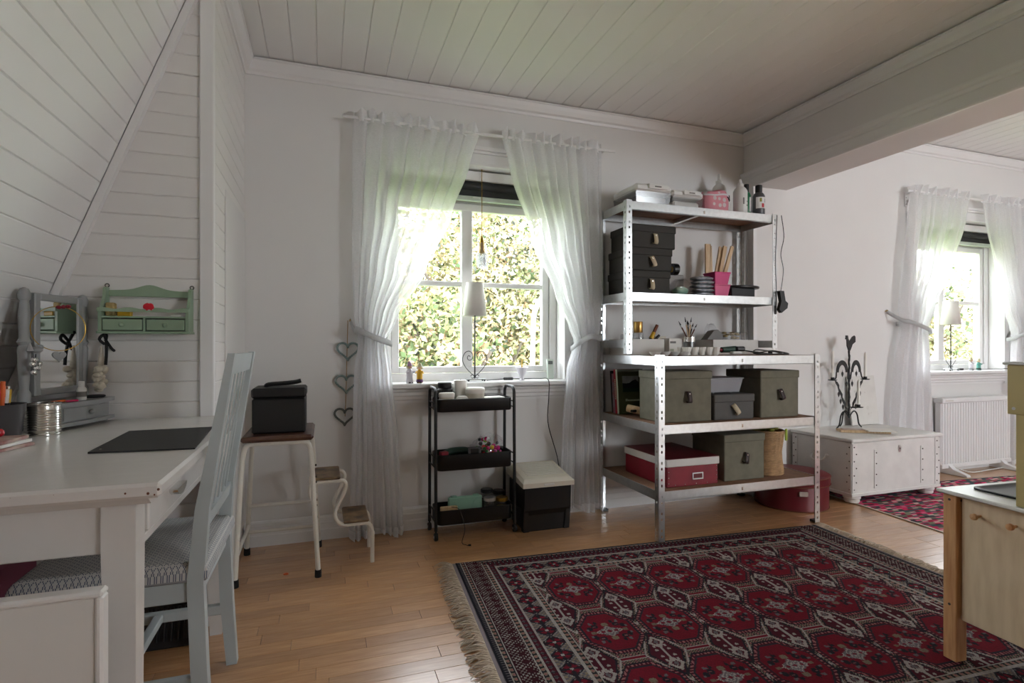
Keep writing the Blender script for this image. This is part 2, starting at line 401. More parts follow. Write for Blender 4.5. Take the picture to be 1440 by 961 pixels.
MB().box(-.379, -.366, 2.418, 2.979, .12, 1.622, .003).build('access_panel', 'wall_paint', ws, 0)

# ---- window wall
WX = [(.31, 1.36), (4.36, 5.41)]; ZS, ZH = .795, 2.015
mb = MB(); xs_ = [-.40, WX[0][0], WX[0][1], WX[1][0], WX[1][1], 6.45]
for i in range(5):
    if i % 2 == 0: mb.box(xs_[i], xs_[i+1], 2.98, 3.20, -.02, 2.75)
    else: mb.box(xs_[i], xs_[i+1], 2.98, 3.20, -.02, ZS-.03); mb.box(xs_[i], xs_[i+1], 2.98, 3.20, ZH, 2.75)
mb.build('wall_back', 'wall_paint', smooth=0, **STR)
# rear wall with the far room's window opening, far right wall
mb = MB().box(-1.5, 3.8, -2.6, -2.42, -.02, 2.75); mb.box(5.0, 6.45, -2.6, -2.42, -.02, 2.75); mb.box(3.8, 5.0, -2.6, -2.42, -.02, .9); mb.box(3.8, 5.0, -2.6, -2.42, 2.0, 2.75)
mb.build('wall_rear', 'wall_paint', smooth=0, **STR)
MB().box(6.40, 6.55, -2.5, 3.2, -.02, 2.75).build('wall_far_right', 'wall_paint', smooth=0, **STR)
# header between the two rooms and the stub beside the back wall
MB().box(2.70, 2.96, -2.42, 2.98, 2.05, 2.62).build('wall_right', 'wall_paint', smooth=0, **STR)
MB().box(2.71, 2.96, 2.87, 2.98, 0, 2.05).build('wall_stub', 'wall_paint', smooth=0, **STR)

# ---- mouldings
def run_x(name, prof, x0, x1, yw, sgn=-1, m='trim_paint'):   # profile (depth from wall, z), wall face at yw facing -Y
    MB().prism([(yw+sgn*d, z) for d, z in prof], 'x', x0, x1).build(name, m, smooth=0, **STR)
def run_y(name, prof, y0, y1, xw, sgn=-1, m='trim_paint'):
    MB().prism([(xw+sgn*d, z) for d, z in prof], 'y', y0, y1).build(name, m, smooth=0, **STR)
def corn(z): return [(0, z-.078), (.008, z-.078), (.012, z-.066), (.024, z-.058), (.034, z-.036), (.040, z-.016), (.046, z-.012), (.046, z-.006), (0, z-.006)]
run_x('trim_3', corn(2.425), -.37, 2.70, 2.98)
run_x('trim_4', corn(2.57), 2.96, 6.4, 2.98)
run_y('trim_5', corn(2.425), -2.4, 2.98, 2.70)
run_y('trim_6', corn(2.425), 2.215, 2.98, -.37, +1)
case = [(0, 2.05), (.016, 2.05), (.020, 2.056), (.020, 2.066), (.012, 2.070), (.012, 2.112), (.018, 2.118), (.018, 2.134), (.024, 2.140), (.030, 2.152), (.030, 2.160), (0, 2.166)]
run_y('trim_9', case, -2.4, 2.98, 2.70)
mb = MB()
for (y0, y1, d) in ((2.870, 2.886, .020), (2.886, 2.930, .012), (2.930, 2.948, .018), (2.948, 2.966, .028)): mb.box(2.70-d, 2.712, y0, y1, 0, 2.052, .002)
mb.build('trim_10', 'trim_paint', smooth=0, **STR)
base = [(0, 0), (.022, 0), (.022, .052), (.018, .058), (.018, .086), (.013, .092), (.013, .112), (.006, .122), (0, .122)]
run_x('baseboard_back', base, -.37, 2.70, 2.98); run_x('baseboard_right', base, 2.96, 6.4, 2.98)

# ---- windows
def make_window(name, x0, x1, right_open=False):
    w = bpy.data.objects.new(name, None); COL.objects.link(w); w.location = ((x0+x1)/2, 2.98, ZS); tag(w, None, None, None, 'structure')
    ox, oz = (x0+x1)/2, ZS
    def B(n, m, *boxes):
        mb = MB()
        for b in boxes: mb.box(b[0]-ox, b[1]-ox, b[2]-2.98, b[3]-2.98, b[4]-oz, b[5]-oz, b[6] if len(b) > 6 else .003)
        return mb.build(n, m, w, 0)
    yf0, yf1 = 3.085, 3.145; zb, zt = ZS+.0, ZH
    f = .045
    B('frame', 'trim_paint', (x0, x0+f, yf0, yf1, zb, zt), (x1-f, x1, yf0, yf1, zb, zt), (x0+f, x1-f, yf0, yf1, zb, zb+f), (x0+f, x1-f, yf0, yf1, zt-f, zt))
    s = .042; a0, a1, b0, b1 = x0+f+.003, x1-f-.003, zb+f+.003, zt-f-.14
    B('sash', 'trim_paint', (a0, a0+s, yf0+.012, yf1-.006, b0, b1), (a1-s, a1, yf0+.012, yf1-.006, b0, b1), (a0+s, a1-s, yf0+.012, yf1-.006, b0, b0+s-.008), (a0+s, a1-s, yf0+.012, yf1-.006, b1-s, b1))
    B('head_rail', 'trim_paint', (a0, a1, yf0+.02, yf1, b1+.003, zt-f))
    mxc = (x0+x1)/2-.04; mh = .033; cz = 1.358; ch = .015
    B('mullion', 'trim_paint', (mxc-mh, mxc+mh, yf0+.015, yf1-.01, b0+s-.008, b1-s))
    B('glazing_bar', 'trim_paint', (a0+s, mxc-mh, yf0+.02, yf1-.012, cz-ch, cz+ch)); B('glazing_bar', 'trim_paint', (mxc+mh, a1-s, yf0+.02, yf1-.012, cz-ch, cz+ch))
    for (p0, p1) in ((a0+s, mxc-mh), (mxc+mh, a1-s)):
        for (q0, q1) in ((b0+s-.008, cz-ch), (cz+ch, b1-s)): B('pane', 'pane_glass', (p0, p1, 3.115, 3.119, q0, q1, 0))
    B('sill', 'trim_paint', (x0-.01, x1+.01, 2.925, 3.09, ZS-.028, ZS, .006))
    mb = MB().prism([(0, -.031), (-.036, -.031), (-.034, -.043), (-.026, -.05), (-.026, -.066), (-.018, -.072), (-.018, -.088), (-.010, -.094), (-.010, -.108), (0, -.108)], 'x', x0-.02-ox, x1+.02-ox)
    mb.build('apron_moulding', 'trim_paint', w, 0)
    # stepped casing at both sides and the head
    for sg, xe in ((-1, x0), (1, x1)):
        mb = MB()
        for (d0, d1, t) in ((0, .016, .014), (.016, .070, .009), (.070, .086, .015), (.086, .102, .024)):
            a, b = sorted((xe+sg*d0, xe+sg*d1)); mb.box(a-ox, b-ox, -t, .001, ZS-.11-oz, ZH-.001-oz, .002)
        mb.build('casing', 'trim_paint', w, 0)
    mb = MB()
    for (d0, d1, t) in ((0, .016, .014), (.016, .070, .009), (.070, .086, .015), (.086, .108, .026)): mb.box(x0-.104-ox, x1+.104-ox, -t, .001, ZH+d0-oz, ZH+d1-oz, .002)
    mb.build('head_casing', 'trim_paint', w, 0)
    return w
make_window('window_1', *WX[0]); make_window('window_2', *WX[1])
for k, (x0, x1) in enumerate(WX):
    t = thing('roller_blind', ['rolled-up black blind in the head of the window behind the step stool and trolley', 'rolled-up black blind in the head of the window above the radiator'][k], 'blind', ((x0+x1)/2, 3.055, 1.865))
    hw = (x1-x0)/2-.012
    MB().box(-hw, hw, -.024, .028, .085, .14, .004).build('cassette', 'trim_paint', t, 0)
    mb = MB().cyl((-hw, 0, .058), (hw, 0, .058), .026, n=18); mb.box(-hw, hw, -.006, .022, .0, .04, .002); mb.build('black_fabric', 'blind_black', t)
    MB().box(-hw, hw, -.012, .012, -.030, -.001, .004).build('bottom_rail', 'blind_green', t, 0)
    MB().tube([(-.02, -.012, -.012), (-.02, -.028, -.014), (.02, -.028, -.014), (.02, -.012, -.012)], .0018, 6).build('pull_handle', 'trim_paint', t)
# ================================================================ OUTDOORS
GZ = -2.9
MB().box(-40, 60, 3.6, 70, GZ-.2, GZ).build('ground', 'grass', smooth=0, **STR)
def face_mesh(name, V, F, tint, m):
    me = bpy.data.meshes.new(name); me.from_pydata(V.tolist(), [], F.tolist())
    a = me.attributes.new('tint', 'FLOAT_COLOR', 'FACE')
    a.data.foreach_set('color', np.concatenate([tint, np.ones((len(tint), 1))], 1).astype(np.float32).ravel())
    me.materials.append(MATS[m]); me.update(); return me
def leaves(n_clump, per, c, rad, pal, w, size, sig):
    u = rng.normal(size=(n_clump, 3)); u /= np.linalg.norm(u, axis=1)[:, None]
    cl = np.array(c)+u*np.array(rad)*(rng.random((n_clump, 1))**.45)
    P = np.repeat(cl, per, 0)+rng.normal(size=(n_clump*per, 3))*sig
    n = len(P); a = rng.normal(size=(n, 3)); a /= np.linalg.norm(a, axis=1)[:, None]
    b = np.cross(a, rng.normal(size=(n, 3))); b /= np.linalg.norm(b, axis=1)[:, None]
    s = size*(.6+.8*rng.random((n, 1)))
    V = np.stack([P-a*s, P+b*s*.55, P+a*s, P-b*s*.55], 1).reshape(-1, 3)
    F = np.arange(4*n).reshape(n, 4)
    ci = np.repeat(rng.choice(len(pal), n_clump, p=w), per); k = rng.random(n) < .35; ci[k] = rng.choice(len(pal), k.sum(), p=w)
    T = np.array([p[:3] for p in pal])[ci]*(.36+.46*rng.random((n, 1)))
    return V, F, np.clip(T, 0, 1)
PAL = [C(236, 226, 186), C(230, 216, 156), C(164, 174, 118), C(96, 118, 74), C(224, 184, 148), C(84, 92, 78)]
def tree(name, label, loc, c, rad, ncl, per, w, size, sig, trunk=.16):
    t = thing(name, label, 'tree', loc)
    V, F, T = leaves(ncl, per, c, rad, PAL, w, size, sig)
    link('foliage', face_mesh('foliage', V, F, T, 'leaf'), t, kind=None)
    mb = MB().tube(spline([(0, 0, 0), (.1, .05, c[2]*.5), (c[0]*.6, 0, c[2]*.9), (c[0], c[1], c[2]+rad[2]*.6)], 12), [trunk*(1-.07*i) for i in range(12)], 8)
    mb.build('trunk', 'bark', t)
    for i in range(9):
        a = i*2.4; z0 = c[2]*(.55+.05*i)
        MB().tube(spline([(.05, .03, z0), (c[0]+.45*rad[0]*math.cos(a), .45*rad[1]*math.sin(a), z0+.5), (c[0]+.9*rad[0]*math.cos(a), .9*rad[1]*math.sin(a), z0+1.2)], 8), [.05-.005*k for k in range(8)], 6).build('branch', 'bark', t)
    return t
tree('maple_tree', 'large maple turning yellow, filling the window behind the trolley', (2.5, 8.6, GZ), (.0, 0, 4.25), (3.0, 1.3, 2.25), 1800, 32, [.40, .20, .20, .08, .08, .04], .045, .15)
tree('rowan_tree', 'greener tree with orange berries low beside the yellow maple', (1.0, 5.6, GZ), (-.1, 0, 3.35), (.95, .7, 1.15), 420, 30, [.10, .12, .36, .20, .16, .06], .038, .11, .09)
tree('birch_tree', 'pale thin-leaved tree seen through the window above the radiator', (12.4, 8.2, GZ), (0, 0, 3.9), (2.3, 1.6, 1.7), 520, 26, [.42, .22, .20, .08, .04, .04], .055, .2, .12)
t = thing('house', 'distant red wooden house behind the trees', 'house', (4.4, 17, GZ))
MB().box(-3, 3, 0, 5, 0, 3.2, .02).build('wall', 'house_red', t, 0)
MB().prism([(-3.4, 3.2), (3.4, 3.2), (0, 5.2)], 'y', -.4, 5.4).build('roof', 'house_roof', t, 0)
for x in (-2.2, -.7, .8, 2.2): MB().box(x-.35, x+.35, -.06, .02, 1.2, 2.4, .02).build('window', 'house_white', t, 0)
t = thing('street_lamp', 'white curved-neck street lamp outside the window', 'street lamp', (2.36, 6.1, GZ))
MB().tube(spline([(0, 0, 0), (0, 0, 2.4), (.02, 0, 4.0), (.06, 0, 4.35), (.20, 0, 4.55)], 20), .03, 8).build('pole', 'white_exterior', t)
MB().box(.16, .42, -.06, .06, 4.52, 4.58, .02).build('lamp_head', 'white_exterior', t, 0)

# ================================================================ CURTAINS
def interp(keys, z):
    ks = sorted(keys)
    if z <= ks[0][0]: return ks[0][1:]
    for a, b in zip(ks, ks[1:]):
        if z <= b[0]:
            u = (z-a[0])/(b[0]-a[0]); u = u*u*(3-2*u)*.6+u*.4
            return tuple(p+(q-p)*u for p, q in zip(a[1:], b[1:]))
    return ks[-1][1:]
def curtain(label, keys, hook, tie, rod_z, seed, flip=1):
    """keys: (z, xl, xr, depth amp)"""
    r = random.Random(seed); xm = sum(keys[0][1:3])/2
    t = thing('sheer_curtain', label, 'curtain', (xm, 2.90, 0))
    n, m = 80, 90; zb = keys[-1][0]; zt = rod_z
    ph = [r.random()*6.28 for _ in range(4)]; V = []; F = []
    for i in range(n+1):
        z = zb+(zt-zb)*i/n; xl, xr, am = interp(keys, z)
        for j in range(m+1):
            s = j/m; hem = .018*math.sin(s*9+ph[1]) if i == 0 else 0
            y = am*(math.sin(2*PI*9*s+ph[0]+.25*math.sin(z*2))+.45*math.sin(2*PI*15.3*s+ph[1]))*.7+am*.4*math.sin(2*PI*4*s+ph[2]+z*1.3)
            x = xl+(xr-xl)*(s+.012*math.sin(2*PI*9*s+ph[3]))
            V.append((x-xm, y, z+hem))
    for i in range(n):
        for j in range(m):
            a = i*(m+1)+j; F.append((a, a+1, a+m+2, a+m+1))
    mb = MB(); mb.v = V; mb.f = F; mb.build('panel', 'sheer', t, 180)
    # hem
    mb = MB(); V = []; F = []
    for i in range(2):
        for j in range(m+1):
            p = mb; q = j
            x, y, z = (lambda k: k)(((keys[-1][1]+(keys[-1][2]-keys[-1][1])*j/m)-xm, 0, 0))
            s = j/m; am = keys[-1][3]
            y = am*(math.sin(2*PI*9*s+ph[0]+.25*math.sin(zb*2))+.45*math.sin(2*PI*15.3*s+ph[1]))*.7+am*.4*math.sin(2*PI*4*s+ph[2]+zb*1.3)
            V.append((x+(keys[-1][2]-keys[-1][1])*.012*math.sin(2*PI*9*s+ph[3]), y-.002, zb+.001+(.035*i)+.018*math.sin(s*9+ph[1])*(1-i)))
    for j in range(m): F.append((j, j+1, m+2+j, m+1+j))
    mb.v = V; mb.f = F; mb.build('hem', 'sheer_dense', t, 180)
    # gathered header above the rod: ruffle
    mb = MB(); V = []; F = []; xl, xr = keys[0][1], keys[0][2]; k = 150
    for i in range(7):
        u = i/6; z = rod_z-.012+.062*u
        for j in range(k+1):
            s = j/k; w = math.sin(2*PI*11*s+ph[0]+1.3*math.sin(2*PI*3*s+ph[1])); w2 = math.sin(2*PI*5.3*s+ph[2])
            V.append((xl+(xr-xl)*(s+.010*u*w2)-xm, (.012+.016*u)*w+.014*u*w2, z+u*.010*math.sin(2*PI*6*s+ph[3])+u*.008*w2))
    for i in range(6):
        for j in range(k): a = i*(k+1)+j; F.append((a, a+1, a+k+2, a+k+1))
    mb.v = V; mb.f = F; mb.build('ruffle_header', 'sheer_dense', t, 180)
    # tie-back: band round the gathered cloth, out to the wall hook
    tx0, tx1, tz = tie; hx, hz = hook
    pts = [(hx-xm, .07, hz), ((hx+tx0)/2-xm if flip > 0 else (hx+tx1)/2-xm, -.02, (hz+tz)/2)]
    ring = [((tx0-.004)-xm, -.055, tz+.060*flip*(1 if flip > 0 else .3)), ((tx0+tx1)/2-xm, -.068, tz+.022), ((tx1+.012)-xm, -.04, tz-.010*flip), ((tx1+.008)-xm, .045, tz-.005*flip), ((tx0+tx1)/2-xm, .062, tz+.03), ((tx0)-xm, .06, tz+.05*flip)]
    P = spline(pts+(ring if flip > 0 else [ring[2], ring[1], ring[0], ring[5], ring[4], ring[3]]), 40); mb = MB()
    for i, p in enumerate(P): mb.v += [(p.x, p.y, p.z+.016), (p.x, p.y, p.z-.016)]
    mb.f = [(2*i, 2*i+1, 2*i+3, 2*i+2) for i in range(len(P)-1)]; tb = mb.build('tieback', 'tie_lace', t, 180)
    sd = tb.modifiers.new('s', 'SOLIDIFY'); sd.thickness = .003
    MB().cyl((hx-xm, .076, hz), (hx-xm, .055, hz+.006), .004, n=8).build('wall_hook', 'brass', t)
    return t
RZ = 2.165
curtain('sheer white curtain beside the heart garland, tied back to a wall hook', [(RZ, .145, .815, .018), (2.0, .142, .765, .022), (1.7, .14, .66, .026), (1.4, .142, .52, .028), (1.15, .15, .37, .03), (1.02, .17, .315, .034), (.85, .15, .34, .03), (.5, .14, .375, .03), (.016, .125, .405, .034)], (.131, 1.127), (.165, .318, 1.02), RZ, 3)
curtain('sheer white curtain beside the metal shelving, gathered by a tieback', [(RZ, .95, 1.575, .018), (2.0, .99, 1.575, .022), (1.6, 1.12, 1.575, .026), (1.3, 1.26, 1.57, .028), (1.1, 1.36, 1.555, .032), (1.025, 1.395, 1.535, .034), (.85, 1.34, 1.54, .03), (.5, 1.31, 1.55, .03), (.03, 1.285, 1.565, .034)], (1.572, 1.075), (1.395, 1.535, 1.03), RZ, 5, -1)
curtain('sheer white curtain hanging behind the white chest, tied back to a hook', [(RZ, 4.20, 4.86, .018), (2.0, 4.18, 4.82, .022), (1.6, 4.13, 4.66, .026), (1.3, 4.10, 4.46, .03), (1.12, 4.12, 4.36, .034), (.9, 4.06, 4.40, .03), (.45, 4.02, 4.42, .032), (.02, 4.0, 4.44, .034)], (4.03, 1.26), (4.12, 4.36, 1.115), RZ, 8)
curtain('sheer white curtain partly behind the toy kitchen, gathered at the waist', [(RZ, 5.02, 5.66, .018), (2.0, 5.05, 5.66, .022), (1.6, 5.18, 5.66, .026), (1.3, 5.32, 5.64, .03), (1.1, 5.42, 5.62, .034), (.9, 5.40, 5.64, .03), (.45, 5.36, 5.66, .032), (.02, 5.34, 5.68, .034)], (5.70, 1.14), (5.42, 5.62, 1.10), RZ, 12, -1)
for x0, x1, lb in ((.09, 1.665, 'thin white curtain rod over the window behind the trolley'), (4.17, 5.75, 'thin white curtain rod over the window above the radiator')):
    t = thing('curtain_rod', lb, 'curtain rod', ((x0+x1)/2, 2.90, RZ+.005)); h = (x1-x0)/2
    MB().box(-h, h, -.003, .003, -.007, .007, .001).build('rail', 'trim_paint', t, 0)
    for s in (-1, 1):
        mb = MB().box(s*(h-.075)-.004, s*(h-.075)+.004, -.004, .078, -.008, .008, .001); mb.box(s*(h-.075)-.006, s*(h-.075)+.006, .070, .079, -.10, .012, .002)
        br = mb.build('bracket', 'trim_paint', t, 0)
        for z in (-.03, -.08): MB().cyl((s*(h-.075), .066, z), (s*(h-.075), .071, z), .0025, n=8).build('screw', 'chip', br)

# ---- pendant bulb lamp in the window
t = thing('pendant_lamp', 'small brass pendant with crystal drops hanging in the window', 'lamp', (.862, 3.02, 1.44))
MB().tube([(0, 0, ZH-1.44), (.001, 0, .35), (0, 0, .17)], .0022, 6).build('cord', 'brass', t)
MB().lathe([(.004, .19), (.010, .175), (.013, .15), (.013, .11), (.019, .10), (.019, .09)], n=16).build('lamp_socket', 'brass', t)
sh = MB().lathe([(.024, .15), (.026, .10), (.030, .085)], n=20, cap=False).build('glass_collar', 'crystal', t)
for i in range(14):
    a = i*2*PI/14; r0 = .020+.006*(i % 2)
    MB().lathe([(.001, .0), (.0055, .012), (.0065, .055), (.004, .082), (.001, .086)], (r0*math.cos(a), r0*math.sin(a), .004*(i % 3)), 6).build('crystal_drop', 'crystal', t, 0)

# ---- heart wreath garland on the wall
t = thing('heart_garland', 'three grey-green beaded heart wreaths hanging one below another on a cord', 'garland', (.120, 2.962, 1.13))
MB().tube([(0, 0, 0), (-.004, .001, -.15), (-.008, .001, -.33), (-.014, .002, -.50)], .0022, 6).build('cord', 'jute', t)
for k, (cx, cz, sc, m) in enumerate(((0, -.155, 1.0, 'teal_bead'), (-.008, -.325, 1.0, 'teal_bead'), (-.016, -.495, .95, 'teal_bead_dark'))):
    mb = MB()
    for i in range(46):
        a = 2*PI*i/46; x = 16*math.sin(a)**3; z = 13*math.cos(a)-5*math.cos(2*a)-2*math.cos(3*a)-math.cos(4*a)
        mb.sphere((cx+x*.0033*sc, .0, cz+z*.0031*sc), .0062, 8, 5)
    mb.build('bead_heart', m, t, 60)
# ================================================================ DESK CORNER
def bw(mb, name, m, t, smooth=35, **k):      # parts given in world coordinates under an unrotated thing
    L = t.location; mb.v = [(p[0]-L.x, p[1]-L.y, p[2]-L.z) for p in mb.v]; return mb.build(name, m, t, smooth, **k)
def solo(mb, name, m, loc, label, cat, smooth=35, rz=0, group=None):   # a one-mesh thing in local coordinates
    o = mb.build(name, m, None, smooth, loc, label=label, cat=cat, group=group); o.rotation_euler = (0, 0, rz); return o

desk = thing('desk', 'white painted wooden desk with chipped corner under the sloped ceiling', 'desk', (-.60, 1.66, 0))
bw(MB().box(-.945, -.280, 1.145, 2.176, .722, .75, .006), 'tabletop', 'desk_paint', desk)
bw(MB().prism([(1.16, .722), (1.185, .704), (2.165, .704), (2.172, .722)], 'x', -.935, -.305), 'edge_cleat', 'desk_paint', desk, 0)
for (x0, x1) in ((-.388, -.333), (-.90, -.845)):
    for (y0, y1) in ((1.195, 1.25), (2.09, 2.145)):
        ix = .016 if x0 > -.5 else -.016
        a0, a1 = (x0+.018, x1) if x0 > -.5 else (x0, x1-.018)
        c0, c1 = (y0, y1-.018) if y0 < 1.5 else (y0+.018, y1)
        mb = MB().box(x0, x1, y0, y1, .60, .705); mb.hexa([(a0, c0, 0), (a1, c0, 0), (a1, c1, 0), (a0, c1, 0)], [(x0, y0, .60), (x1, y0, .60), (x1, y1, .60), (x0, y1, .60)])
        bw(mb, 'leg', 'desk_paint', desk, 0)
bw(MB().box(-.845, -.388, 1.203, 1.222, .612, .705, .002), 'apron', 'desk_paint', desk, 0)
bw(MB().box(-.845, -.388, 2.12, 2.14, .612, .705, .002), 'apron', 'desk_paint', desk, 0)
bw(MB().box(-.895, -.875, 1.25, 2.09, .612, .705, .002), 'apron', 'desk_paint', desk, 0)
mb = MB().box(-.362, -.342, 1.25, 2.09, .600, .618, .002); mb.box(-.362, -.342, 1.25, 1.285, .618, .705, .002); mb.box(-.362, -.342, 1.90, 2.09, .618, .705, .002)
bw(mb, 'drawer_rail', 'desk_paint', desk, 0)
dr = bw(MB().box(-.80, -.336, 1.290, 1.895, .622, .700, .003), 'drawer', 'desk_paint', desk, 0)
mb = MB()
for i in range(7):
    u = i/6; mb.v += []
mb.prism([(1.485+.045*math.cos(PI*k/10), .668-.020*math.sin(PI*k/10)) for k in range(11)], 'x', -.336, -.318)
bw(mb, 'cup_pull', 'steel_bright', desk)
for (x, y, z, s) in ((-.335, 1.143, .735, .006), (-.300, 1.1435, .732, .009), (-.284, 1.1435, .738, .008), (-.29, 1.1435, .729, .006), (-.44, 1.1435, .742, .003), (-.50, 1.1435, .742, .003), (-.60, 1.1435, .743, .003)):
    bw(MB().sphere((x, y+.0022, z), s*.32, 6, 4), 'paint_chip', 'worn_wood', desk, 60)
for (z, s) in ((.33, .012), (.315, .008), (.295, .013), (.28, .007), (.345, .006)):
    bw(MB().box(-.340, -.3332, 1.1945, 1.1965, z-s*.6, z+s*.6, .0005), 'paint_chip', 'worn_wood', desk, 0)

# white panel standing at the end of the desk
pn = thing('white_board', 'white rimmed board standing on edge against the end of the desk', 'board', (-.66, 1.12, 0))
bw(MB().box(-.97, -.362, 1.098, 1.118, 0, .576, .004), 'face', 'white_plastic', pn, 0)
mb = MB().box(-.97, -.352, 1.092, 1.122, .574, .586, .004); mb.box(-.364, -.352, 1.092, 1.122, 0, .576, .004); bw(mb, 'rim', 'trim_paint', pn, 0)
# things on the floor under the desk
t = thing('crate', 'black ribbed plastic crate on the floor under the desk', 'crate', (-.56, 2.10, 0))
mb = MB().box(-.70, -.41, 2.06, 2.15, 0, .17, .006); bw(mb, 'body', 'black_matte', t, 0)
for i in range(13):
    x = -.685+i*.021; bw(MB().cyl((x, 2.058, .03), (x+.006, 2.058, .14), .006, n=8), 'rib', 'black_plastic', t)
solo(MB().box(-.12, .12, -.10, .10, 0, .40, .005), 'storage_box', 'pink_box', (-.94, 1.93, 0), 'dusty pink storage box in the corner under the desk', 'box', 0)
solo(MB().box(-.04, .04, -.05, .05, 0, .30, .005), 'folder', 'red_box', (-.755, 2.045, 0), 'red file box on the floor under the desk', 'box', 0)

# ---- chair
ch = thing('chair', 'pale blue-grey slatted wooden chair pushed under the desk', 'chair', (-.47, 1.715, 0))
def stile(y0, y1):
    mb = MB(); prof = [(0, -.275), (.2, -.287), (.42, -.295), (.60, -.283), (.98, -.226)]
    for (za, xa), (zb, xb) in zip(prof, prof[1:]):
        d0 = .030 if za < .1 else (.036 if za < .5 else .031); d1 = .036 if zb < .5 else (.031 if zb < .7 else .016)
        mb.hexa([(xa-d0, y0, za), (xa, y0, za), (xa, y1, za), (xa-d0, y1, za)], [(xb-d1, y0, zb), (xb, y0, zb), (xb, y1, zb), (xb-d1, y1, zb)])
    return mb
bw(stile(1.500, 1.534), 'back_leg', 'chair_paint', ch, 0); bw(stile(1.896, 1.930), 'back_leg', 'chair_paint', ch, 0)
def bx(z): return -.283+(z-.60)*.15
def rail(z0, z1): return MB().hexa([(bx(z0)-.016, 1.534, z0), (bx(z0)-.004, 1.534, z0), (bx(z0)-.004, 1.896, z0), (bx(z0)-.016, 1.896, z0)], [(bx(z1)-.016, 1.534, z1), (bx(z1)-.004, 1.534, z1), (bx(z1)-.004, 1.896, z1), (bx(z1)-.016, 1.896, z1)])
bw(rail(.925, .978), 'top_rail', 'chair_paint', ch, 0); bw(rail(.535, .575), 'back_rail', 'chair_paint', ch, 0)
for i in range(5):
    y = 1.592+i*.0615
    bw(MB().hexa([(bx(.575)-.013, y-.006, .575), (bx(.575)-.0095, y-.006, .575), (bx(.575)-.0095, y+.006, .575), (bx(.575)-.013, y+.006, .575)], [(bx(.925)-.013, y-.006, .925), (bx(.925)-.0095, y-.006, .925), (bx(.925)-.0095, y+.006, .925), (bx(.925)-.013, y+.006, .925)]), 'slat', 'chair_paint', ch, 0)
for y in (1.515, 1.880):
    bw(MB().hexa([(-.675, y+.004, 0), (-.649, y+.004, 0), (-.649, y+.030, 0), (-.675, y+.030, 0)], [(-.685, y, .40), (-.645, y, .40), (-.645, y+.036, .40), (-.685, y+.036, .40)]), 'front_leg', 'chair_paint', ch, 0)
mb = MB().box(-.65, -.33, 1.507, 1.527, .375, .425, .003); mb.box(-.65, -.33, 1.903, 1.923, .375, .425, .003); mb.box(-.68, -.66, 1.545, 1.885, .375, .425, .003); mb.box(-.33, -.305, 1.534, 1.896, .375, .425, .003)
bw(mb, 'seat_frame', 'chair_paint', ch, 0)
for y in (1.508, 1.898): bw(MB().box(-.65, -.315, y, y+.022, .16, .19, .003), 'stretcher', 'chair_paint', ch, 0)
bw(MB().box(-.50, -.475, 1.530, 1.898, .165, .187, .003), 'stretcher', 'chair_paint', ch, 0)
# seat cushion: woven pattern of little crosses
nx, ny = 182, 194; V = []; F = []; T = []; navy = C(96, 103, 120)[:3]; crm = C(196, 195, 192)[:3]
for i in range(nx+1):
    for j in range(ny+1):
        a, b = i/nx, j/ny; ed = min(1, min(a, 1-a)/.05, min(b, 1-b)/.05); z = .432+.038*(1-(1-ed)**2)**.5+.012*math.sin(PI*a)*math.sin(PI*b)
        V.append((-.685+.40*a, 1.500+.43*b, z))
for i in range(nx):
    for j in range(ny):
        k = i*(ny+1)+j; F.append((k, k+1, k+ny+2, k+ny+1)); p, q = i % 6, j % 6; T.append(navy if p < 5 and q < 5 and (p == q or p+q == 4) else crm)
V = np.array(V)-np.array(ch.location); me = face_mesh('seat_cushion', V, np.array(F), np.array(T), 'seat_weave')
link('seat_cushion', me, ch); me.polygons.foreach_set('use_smooth', [True]*len(me.polygons))
bw(MB().box(-.683, -.287, 1.502, 1.928, .424, .440, .004), 'seat_base', 'seat_weave', ch, 0)
cb = [o for o in ch.children if o.name.startswith('seat_base')][0].data
at = cb.attributes.new('tint', 'FLOAT_COLOR', 'FACE'); at.data.foreach_set('color', [*(C(150, 150, 152))]*len(cb.polygons))

ch.location.x += .018
# ---- black desk mat
mt = MB(); n = 10
mt.add([(-.53, 1.845, .7505), (-.512, 1.50, .7505), (-.292, 1.484, .7505), (-.318, 1.858, .7505), (-.53, 1.845, .7535), (-.512, 1.50, .7550), (-.292, 1.484, .7535), (-.318, 1.858, .7535)], [(3, 2, 1, 0), (4, 5, 6, 7), (0, 1, 5, 4), (1, 2, 6, 5), (2, 3, 7, 6), (3, 0, 4, 7)])
t = thing('desk_mat', 'thin black desk mat lying on the white desk', 'mat', (-.41, 1.67, .75)); bw(mt, 'sheet', 'black_matte', t, 0)
bw(MB().cyl((-.497, 1.53, .752), (-.497, 1.53, .7552), .0028, n=10), 'eyelet', 'steel_bright', t)

# ---- swing mirror on a bow-front drawer box
mr = thing('dressing_mirror', 'grey painted swing mirror on a bow-fronted drawer box', 'mirror', (-.762, 2.052, .75), math.radians(75))
def bow(x0, x1, y0, y1, b, n=12): return [(x0, y1)]+[(x0+(x1-x0)*i/n, y0-b*math.sin(PI*i/n)) for i in range(n+1)]+[(x1, y1)]
MB().prism(bow(-.112, .112, -.062, .06, .010), 'z', .020, .068).build('body', 'grey_paint', mr)
MB().prism(bow(-.122, .122, -.074, .064, .014), 'z', .010, .021).build('base_moulding', 'grey_paint', mr)
MB().prism(bow(-.122, .122, -.074, .064, .014), 'z', .068, .080).build('top_moulding', 'grey_paint', mr)
d = MB().prism([(-.095, -.064)]+[(-.095+.19*i/10, -.0655-.0102*math.sin(PI*(i/10*.85+.075))) for i in range(11)]+[(.095, -.064)], 'z', .026, .062).build('drawer', 'grey_paint', mr)
